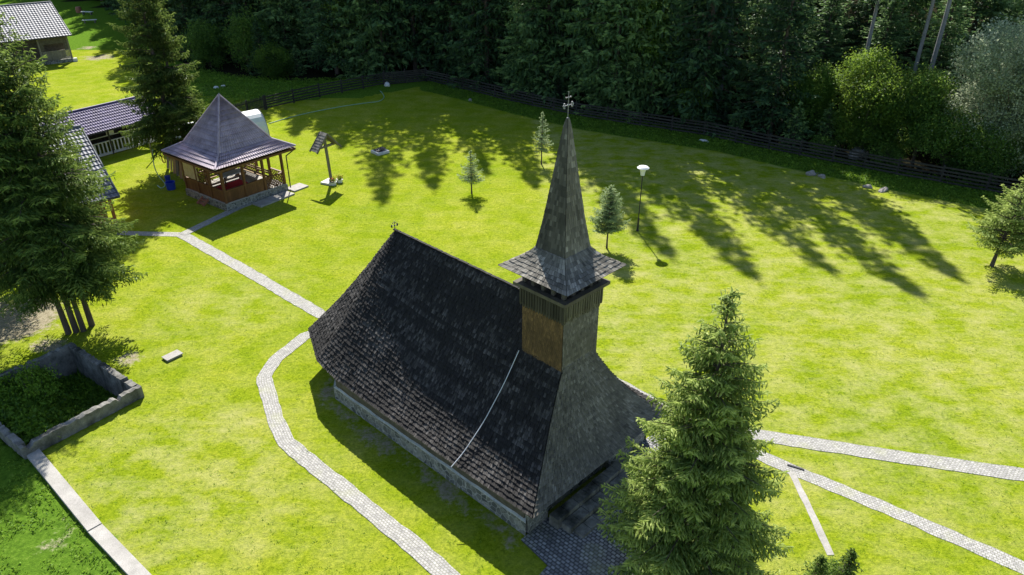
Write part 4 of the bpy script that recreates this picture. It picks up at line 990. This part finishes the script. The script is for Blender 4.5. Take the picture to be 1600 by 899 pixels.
def leaf_tree(name,seed,H,Rx,z0,nclump,nleaf,leaf,mat,label,cat,r0=.15,spread=.30,bark='bark',vert=0.,group=None,top=1.,stems=1,droop=0.):
    q=np.random.default_rng(seed); root=empty(name,(0,0,0),0,label,cat,group); Hc=H-z0
    lob=q.normal(0,1,(7,3)); lob/=np.linalg.norm(lob,axis=1)[:,None]; la=q.uniform(-.3,.45,7)
    D=q.normal(0,1,(nclump,3)); D/=np.linalg.norm(D,axis=1)[:,None]; rad=q.uniform(.25,1,nclump)**.5
    k=1+np.sum(np.clip(D@lob.T,0,1)**3*la,axis=1); P=D*(rad*k)[:,None]*[Rx,Rx,Hc/2]+[0,0,z0+Hc/2]; P[:,2]=np.maximum(P[:,2],z0*.8+.1)
    if H>4:
        ns=6; sc_=q.normal(0,1,(ns,3)); sc_/=np.linalg.norm(sc_,axis=1)[:,None]; sc_*=np.array([Rx*.5,Rx*.5,Hc*.24]); sr=q.uniform(.38,.62,ns); kk=q.integers(0,ns,nclump)
        P=sc_[kk]+D*(rad*k*sr[kk])[:,None]*[Rx,Rx,Hc*.5]+[0,0,z0+Hc*.5]; P[:,2]=np.clip(P[:,2],z0*.8+.1,H*1.05)
    C=np.repeat(P,nleaf,axis=0)+q.normal(0,1,(nclump*nleaf,3))*min(spread*Rx,.75)*[.5,.5,.42]; n=len(C); C[:,2]=np.maximum(C[:,2],.05)
    A=q.normal(0,1,(n,3)); A[:,2]+=vert; A[:,2]-=droop; A/=np.linalg.norm(A,axis=1)[:,None]
    hh=np.clip((C[:,2]-z0)/Hc,0,1.1); T=np.clip(np.repeat(q.uniform(.1,.75,nclump)*(1. if mat!='leaf_yellow' else .75),nleaf)+q.normal(0,.15,n)+(.12*hh if mat!='leaf_yellow' else .62*np.clip(hh-.62,0,1)*1.5),0,1)
    V=quads_from(C,A,leaf*.62*q.uniform(.6,1.3,n),leaf*q.uniform(.7,1.4,n),q)
    c=bpy.data.objects.new('crown',quads_mesh('crown',V,T,M[mat])); col.objects.link(c); c.parent=root
    mb=MB(); fork=Vector((0,0,z0+Hc*.15))
    for s in range(stems):
        o=Vector((.15*s,.1*s,-.1)); mb.tube([o,o.lerp(fork,.5)+Vector((q.uniform(-.1,.1),q.uniform(-.1,.1),0)),fork+o*.5+Vector((0,0,.1))],[r0*1.2,r0,r0*.8],7)
    for i in range(0,nclump,max(1,nclump//45)):
        e=Vector(P[i]); mid=fork.lerp(e,.5)+Vector((q.normal(0,.05)*Rx,q.normal(0,.05)*Rx,.03*Hc)); mb.tube([fork,mid,e],[r0*.45,r0*.25,.01],4,.5,False)
    t=mb.build('trunk',M[bark],root,True); return root,[c,t]
r_,_=leaf_tree('round_bush',150,1.15,.6,.05,110,45,.06,'leaf_green','small round bright green bush at the bottom edge between two little spruces','bush',.03); g=G(1293,925); place(r_,(g[0],g[1],0))

for i,(px,py,h,rr,lab) in enumerate(((22,628,1.7,1.1,'leafy shrub inside the ruined basin, leftmost'),(62,640,1.5,1.1,'leafy shrub inside the ruined basin, largest and nearest the front wall'),(52,607,1.3,.9,'leafy shrub inside the ruined basin, near the back wall'))):
    g=G(px,py,-.6); r_,_=leaf_tree('shrub',160+i,h,rr,.1,110,40,.11,'weed',lab,'shrub',.03); place(r_,(g[0],g[1],-.95),i)
def fpos(px,py): g=G(px,py); return g
def on_ground(x,y): return (x,y,float(gz(np.array(x),np.array(y))))
# --- forest edge broadleaf trees and shrubs
def at_edge(px,dist,):      # point 'dist' metres behind the forest edge as seen in photo column px at that edge
    # march along the column until behind the edge
    for py in np.arange(420,0,-1.):
        g=G(px,py)
        if g[1]>float(yf(g[0]))+dist: return g
    return G(px,5)
specs=[('leaf_tree','broadleaf_tree',(1345,2.5),8.3,3.3,.5,480,85,.17,'leaf_yellow','broad tree turning yellow on top behind the right-hand fence','tree'),
('leaf_tree','broadleaf_tree',(1255,4.5),6.6,2.3,.6,300,80,.16,'leaf_green','mid green leafy tree behind the fence, left of the yellowing tree','tree'),
('leaf_tree','willow_tree',(1552,3.2),11.5,6.2,.2,1150,100,.16,'leaf_silver','large silvery grey-leaved tree at the right behind the fence','tree'),
('leaf_tree','broadleaf_tree',(1425,3.0),7.2,2.4,.4,300,80,.16,'leaf_green','leafy green tree between the yellowing tree and the silvery one','tree'),
('leaf_tree','broadleaf_tree',(1470,1.6),5.2,2.8,.2,300,80,.15,'leaf_green','low dark green bush at the fence before the silvery tree','bush'),
('leaf_tree','broadleaf_tree',(1530,1.4),4.4,2.8,.1,300,80,.15,'leaf_green','low dark green thicket at the fence below the silvery tree','bush'),
('leaf_tree','yellow_shrub',(430,1.0),3.0,2.0,.2,150,50,.2,'leaf_yellow','yellow-green shrub at the forest edge above the pavilion','shrub'),
('leaf_tree','grey_pine',(548,3.),10.5,3.2,.8,420,80,.2,'leaf_green','fluffy grey-green tree at the forest edge left of the fence corner','tree'),
('leaf_tree','broadleaf_tree',(985,3.2),12.5,3.6,1.8,520,80,.2,'leaf_green','bright green full tree behind the fence just right of the spire','tree'),
('leaf_tree','shrub',(1085,1.5),3.8,1.5,.3,110,45,.2,'leaf_yellow','small yellowish shrub behind the fence right of the lamp','shrub'),
('leaf_tree','shrub',(390,2.5),6.5,2.4,.3,200,50,.22,'leaf_green','dark leafy tree at the forest edge behind the pavilion roof','tree'),
('leaf_tree','shrub',(1280,.8),1.4,1.1,.1,70,40,.15,'leaf_green','low green shrub hugging the fence below the yellowing tree','shrub'),
('leaf_tree','shrub',(1385,.8),1.6,1.3,.1,80,40,.15,'leaf_green','low green shrub hugging the fence right of the yellowing tree','shrub'),
('leaf_tree','shrub',(330,2),5.5,2.6,.3,200,50,.22,'leaf_green','leafy green tree at the forest edge right beside the tall spruce','tree')]
taken=[]
for i,s in enumerate(specs):
    g=at_edge(*s[2]); r_,_=leaf_tree(s[1],200+i,s[3],s[4],s[5],s[6],s[7],s[8],s[9],s[10],s[11],r0=.05+.012*s[3]); place(r_,on_ground(g[0],g[1]),i); taken.append((g[0],g[1],s[4]*.75))
# --- forest spruces
GRP='spruces of the shaded forest edge'
protos=[]
for i,(H,Rm,z0,sh) in enumerate(((24,4.1,.9,.72),(27,4.4,2.2,.78),(22,3.9,.5,.7),(26,3.8,4.5,.75))):
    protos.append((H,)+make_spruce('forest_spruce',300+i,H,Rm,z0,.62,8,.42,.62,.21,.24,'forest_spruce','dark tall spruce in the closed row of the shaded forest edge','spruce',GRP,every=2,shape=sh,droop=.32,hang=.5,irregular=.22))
bare=[]
for i,(H,Rm,z0) in enumerate(((27,2.8,12.),(29,2.6,14.))):
    bare.append((H,)+make_spruce('bare_spruce',320+i,H,Rm,z0,.7,7,.5,.7,.24,.20,'forest_spruce','tall conifer with a long bare trunk inside the forest','spruce','bare-trunked conifers inside the forest',every=2,shape=.7,droop=.3,hang=.4,trunk_mat='pale_bark'))
small=[make_spruce('young_forest_spruce',330+i,H,Rm,.15,.3,8,.25,.36,.12,.07,'forest_spruce','young spruce growing under the forest edge behind the fence','young spruce','young spruces under the forest edge',every=1,shape=.75,droop=.15,hang=.2) for i,(H,Rm) in enumerate(((5.5,1.5),(3.6,1.2)))]
used=set()
def put(kind,idx,x,y,h=None,rz=None,s=None,label=None,uniq=False):
    H,root,kids=(kind[idx] if len(kind[idx])==3 else (None,)+kind[idx])
    key=id(root)
    o=root if key not in used else fast_copy(kids,root); used.add(key)
    z=on_ground(x,y); sc=(h/H) if h and H else (s or 1.)
    place(o,(x,y,z[2]-.05),random.uniform(0,6.28) if rz is None else rz,sc if not h else (sc*.35+.65),sc)
    if label:
        o['label']=label
        if 'group' in o.keys(): del o['group']
    return o
sdx=SUN.x/SUN.y
front=[((597,318),34),((678,299),31),((760,272),29),((838,293),26),((905,262),26),((1045,402),29.5),((1110,330),28),((1185,441),31),((1300,425),29),((1436,462),28.5),((1446,378),20),((1000,335),27),((560,205),18),((500,215),20)]
fl=[]
for i,((px,py),h) in enumerate(front):
    g=G(px,py); # the tree stands up-sun of its shadow tip, just behind the edge
    y=g[1]; x=g[0]
    for _ in range(400):
        y+=.2; x+=.2*sdx
        if y>float(yf(x))+1.8+ (i%3)*.9: break
    h=(math.hypot(x-g[0],y-g[1]))*math.tan(SUN_EL)-float(gz(np.array(x),np.array(y)))+.2
    fl.append((x,y,h)); 
fl_obj=[]; bare_obj=[]; young_obj=[]
for i,(x,y,h) in enumerate(fl):
    if h>12: fl_obj.append(put(protos,i%3,x,y,h)); taken.append((x,y,2.4))
def free(x,y,r):
    return all((x-a)**2+(y-b)**2>max(r,c)**2 for a,b,c in taken)
# bare trunks that stand out in the photo
for j,px in enumerate((692,832,885,1121,1364,1440,1462)):
    g=at_edge(px if px<1300 else px-40,9 if px!=885 else 7); x,y=g[0],g[1]
    bare_obj.append(put(bare,j%2,x,y,None,None,random.uniform(.9,1.05))); taken.append((x,y,2.))
q=np.random.default_rng(5); cnt=0; corridors=[G(1110,290),G(1480,360)]; frow=list(fl_obj)
for row,(d0,d1,sp) in enumerate(((2.2,4.5,3.6),(6,9,4.0),(10.5,14.5,4.4),(16,22,5.0),(25,33,6),(36,46,7))):
    xq=-105.
    while xq<78:
        xq+=sp*q.uniform(.8,1.25)*(1 if xq>-45 else 1.25); y=float(yf(xq))+q.uniform(d0,d1)
        # outside the seen wedge plus margin
        if abs(xq)>.80*y+14: continue
        if not free(xq,y,3.0 if row<2 else 3.4): continue
        hcap=({0:22,1:26,2:29,3:30,4:31,5:31} if xq<9 else ({0:13,1:18,2:23,3:26,4:28,5:30} if xq<19 else {0:7,1:11,2:16,3:21,4:26,5:30} if xq<26 else {0:5,1:8,2:11,3:15,4:20,5:25}))[row]
        corr=any(abs(xq-(c[0]+sdx*(y-c[1])))<2.3 for c in corridors)
        if corr and row<3: hcap=8+3*row
        k_=int(q.integers(0,4)) if row else int(q.integers(0,3))
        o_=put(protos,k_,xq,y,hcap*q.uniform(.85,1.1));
        if row==0: frow.append(o_)
        taken.append((xq,y,2.6)); cnt+=1
for i in range(46):
    x=q.uniform(-48,40); y=float(yf(x))+q.uniform(.9,3.0)
    if not free(x,y,1.3): continue
    young_obj.append(put(small,i%2,x,y,None,None,q.uniform(.6,1.15))); taken.append((x,y,1.0))
ORD='first second third fourth fifth sixth seventh eighth ninth tenth eleventh twelfth thirteenth fourteenth fifteenth sixteenth seventeenth eighteenth nineteenth twentieth'.split()
def number(objs,what,stretches,group):
    for lo,hi,where in stretches:
        L_=sorted([o for o in objs if lo<=o.location.x/o.location.y<hi],key=lambda o:o.location.x/o.location.y)
        for i,o in enumerate(L_): 
            if i<20: o['label']=ORD[i]+' '+what+' from the left '+where; o['group']=group
number(frow,'front-row forest spruce',((-9,-.42,'beyond the far house meadow'),(-.42,-.118,'between the tall spruce and the fence corner'),(-.118,.085,'between the fence corner and the church spire'),(.085,.36,'right of the church spire'),(.36,9,'behind the yellowing and silvery trees')),'front row of forest spruces')
number(bare_obj,'bare-trunked conifer',((-9,9,'inside the dark forest'),),'bare-trunked conifers inside the forest')
number(young_obj,'young forest-edge spruce',((-9,-.118,'beyond the left meadow'),(-.118,.1,'between fence corner and spire'),(.1,9,'behind the right-hand fence')),'young spruces under the forest edge')

# --- weeds and tufts (uncountable)
def scatter(name,pts,size,mat,label=None,seed=0,per=7,up=.8,flat=1.):
    q=np.random.default_rng(seed); P=np.repeat(pts,per,axis=0); n=len(P); C=P+q.normal(0,1,(n,3))*[size*.8,size*.8,size*.35]; C[:,2]=np.maximum(C[:,2],P[:,2]+.02)+size*.25*flat
    A=q.normal(0,1,(n,3)); A[:,2]=np.abs(A[:,2])*up+.2; A/=np.linalg.norm(A,axis=1)[:,None]
    V=quads_from(C,A,size*.42*q.uniform(.6,1.4,n),size*q.uniform(.6,1.5,n),q); T=np.clip(np.repeat(q.uniform(.1,.8,len(pts)),per)+q.normal(0,.15,n),0,1)
    o=bpy.data.objects.new(name,quads_mesh(name,V,T,M[mat])); col.objects.link(o); tag(o,kind='stuff')
    if label: tag(o,label,'ground cover')
    return o
q=np.random.default_rng(9)
def strip_pts(n,x0,x1,d0,d1):
    x=q.uniform(x0,x1,n); y=yf(x)+q.uniform(d0,d1,n); return np.stack([x,y,gz(x,y)],1)
scatter('weeds',strip_pts(9500,-9,42,-5.2,.6),.17,'weed','tall green weeds in the strip along the fence before the forest',1)
pts=np.stack([q.uniform(-44,-10,6500),q.uniform(64,90,6500),np.zeros(6500)],1)
fx=np.array([p[0] for p in fence_w[:4]]); fy=np.array([p[1] for p in fence_w[:4]])
keep=(pts[:,1]>np.interp(pts[:,0],fx,fy)+.4)&(pts[:,1]<yf(pts[:,0])+.5)&(pts[:,0]>-40); keep&= (np.abs(q.normal(0,1,6500))>.1)
scatter('meadow_grass',pts[keep],.20,'weed','long meadow grass between the left fence and the forest',2)
n=5200; pts=np.stack([q.uniform(-26,-9,n),q.uniform(8,24.5,n),np.zeros(n)],1); sd_=(pts[:,0]-sw[0])*dl[1]-(pts[:,1]-sw[1])*dl[0]; ln=np.linalg.norm(dl)
pu=(pts[:,0]-PB[0])*n_[0]+(pts[:,1]-PB[1])*n_[1]; pv=(pts[:,0]-PB[0])*e_bc[0]+(pts[:,1]-PB[1])*e_bc[1]; outp=~((pu>-.3)&(pu<lenBA+.3)&(pv>-.3)&(pv<lenBC+.3))
pn=np.sin(pts[:,0]*1.7)+np.sin(pts[:,1]*2.1+1)+q.normal(0,.6,n)
scatter('rough_grass',pts[(sd_/ln>.3)&outp&(pn>-.5)],.10,'weed','rough leafy grass left of the pale concrete kerb',3,per=9,up=.5)
n=2600; a_=q.uniform(.3,lenBA-.3,n); b_2=q.uniform(.3,lenBC-.3,n); pts=np.stack([PB[0]+n_[0]*a_+e_bc[0]*b_2,PB[1]+n_[1]*a_+e_bc[1]*b_2,-.95+1.35*np.clip((b_2/lenBC-.30)*2.2,0,1)*q.uniform(.3,1,n)],1)
scatter('basin_weeds',pts,.22,'weed','dense leafy weeds growing inside the ruined basin',4,per=12)
n=26000; x=q.uniform(-26,34,n); y=q.uniform(13,66,n); keep=(y<yf(x)-4)&(q.random(n)<(14/np.maximum(y,14))**1.2)
sd_=(x-sw[0])*dl[1]-(y-sw[1])*dl[0]; keep&=~((sd_>0)&(y<26)&(x<-9)); pu=(x-PB[0])*n_[0]+(y-PB[1])*n_[1]; pv=(x-PB[0])*e_bc[0]+(y-PB[1])*e_bc[1]; keep&=~((pu>-.4)&(pu<lenBA+.4)&(pv>-.4)&(pv<lenBC+.4))
rel=[(x-ch_o[0])*cU.x+(y-ch_o[1])*cU.y,(x-ch_o[0])*cV.x+(y-ch_o[1])*cV.y]; keep&=~((rel[0]>-4.6)&(rel[0]<13.2)&(rel[1]>-.2)&(rel[1]<6.9)); keep&=~((rel[0]<0)&(rel[0]>-5)&(rel[1]>-1.7)&(rel[1]<9))
gx=(x-gz_c[0])*math.cos(GA)+(y-gz_c[1])*math.sin(GA); gy=-(x-gz_c[0])*math.sin(GA)+(y-gz_c[1])*math.cos(GA); keep&=~((abs(gx)<2.7)&(abs(gy)<2.7))
pp=np.stack([x,y,np.zeros(n)],1)[keep]
def near_path(P):
    bad=np.zeros(len(P),bool)
    for o in bpy.data.objects:
        if o.get('kind')=='structure' and o.name.startswith('path'):
            c=np.array([v.co[:2] for v in o.data.vertices]); 
            for i in range(0,len(P),2000):
                d=((P[i:i+2000,None,:2]-c[None,::2])**2).sum(-1).min(1); bad[i:i+2000]|=d<.2
    return bad
pp=pp[~near_path(pp)]
edge=[]
for o in bpy.data.objects:
    if o.name.startswith('path') and o.get('kind')=='structure':
        if len(o.data.polygons)<60: continue
        es=[e for e in o.data.polygons if abs(e.normal.z)<.5]
        for e_ in es:
            a_=np.array(o.data.vertices[e_.vertices[0]].co[:]); b_2=np.array(o.data.vertices[e_.vertices[1]].co[:])
            if math.hypot(*((a_+b_2)[:2]/2))>60: continue
            k_=q.poisson(1.6)
            for _ in range(k_): c=a_+(b_2-a_)*q.random()+q.normal(0,.03,3); c[2]=0; edge.append(c)
edge=np.array(edge); scatter('verge_grass',edge,.035,'clover','grass tufts creeping over the edges of the cobbled paths',8,per=5,up=.5,flat=.4)
scatter('lawn_clover',pp,.055,'clover','small clover tufts speckled over the mown lawn',5,per=4,up=.4,flat=.3)
print('forest',cnt,'objects',len(bpy.data.objects),'faces',sum(len(m.polygons) for m in bpy.data.meshes))
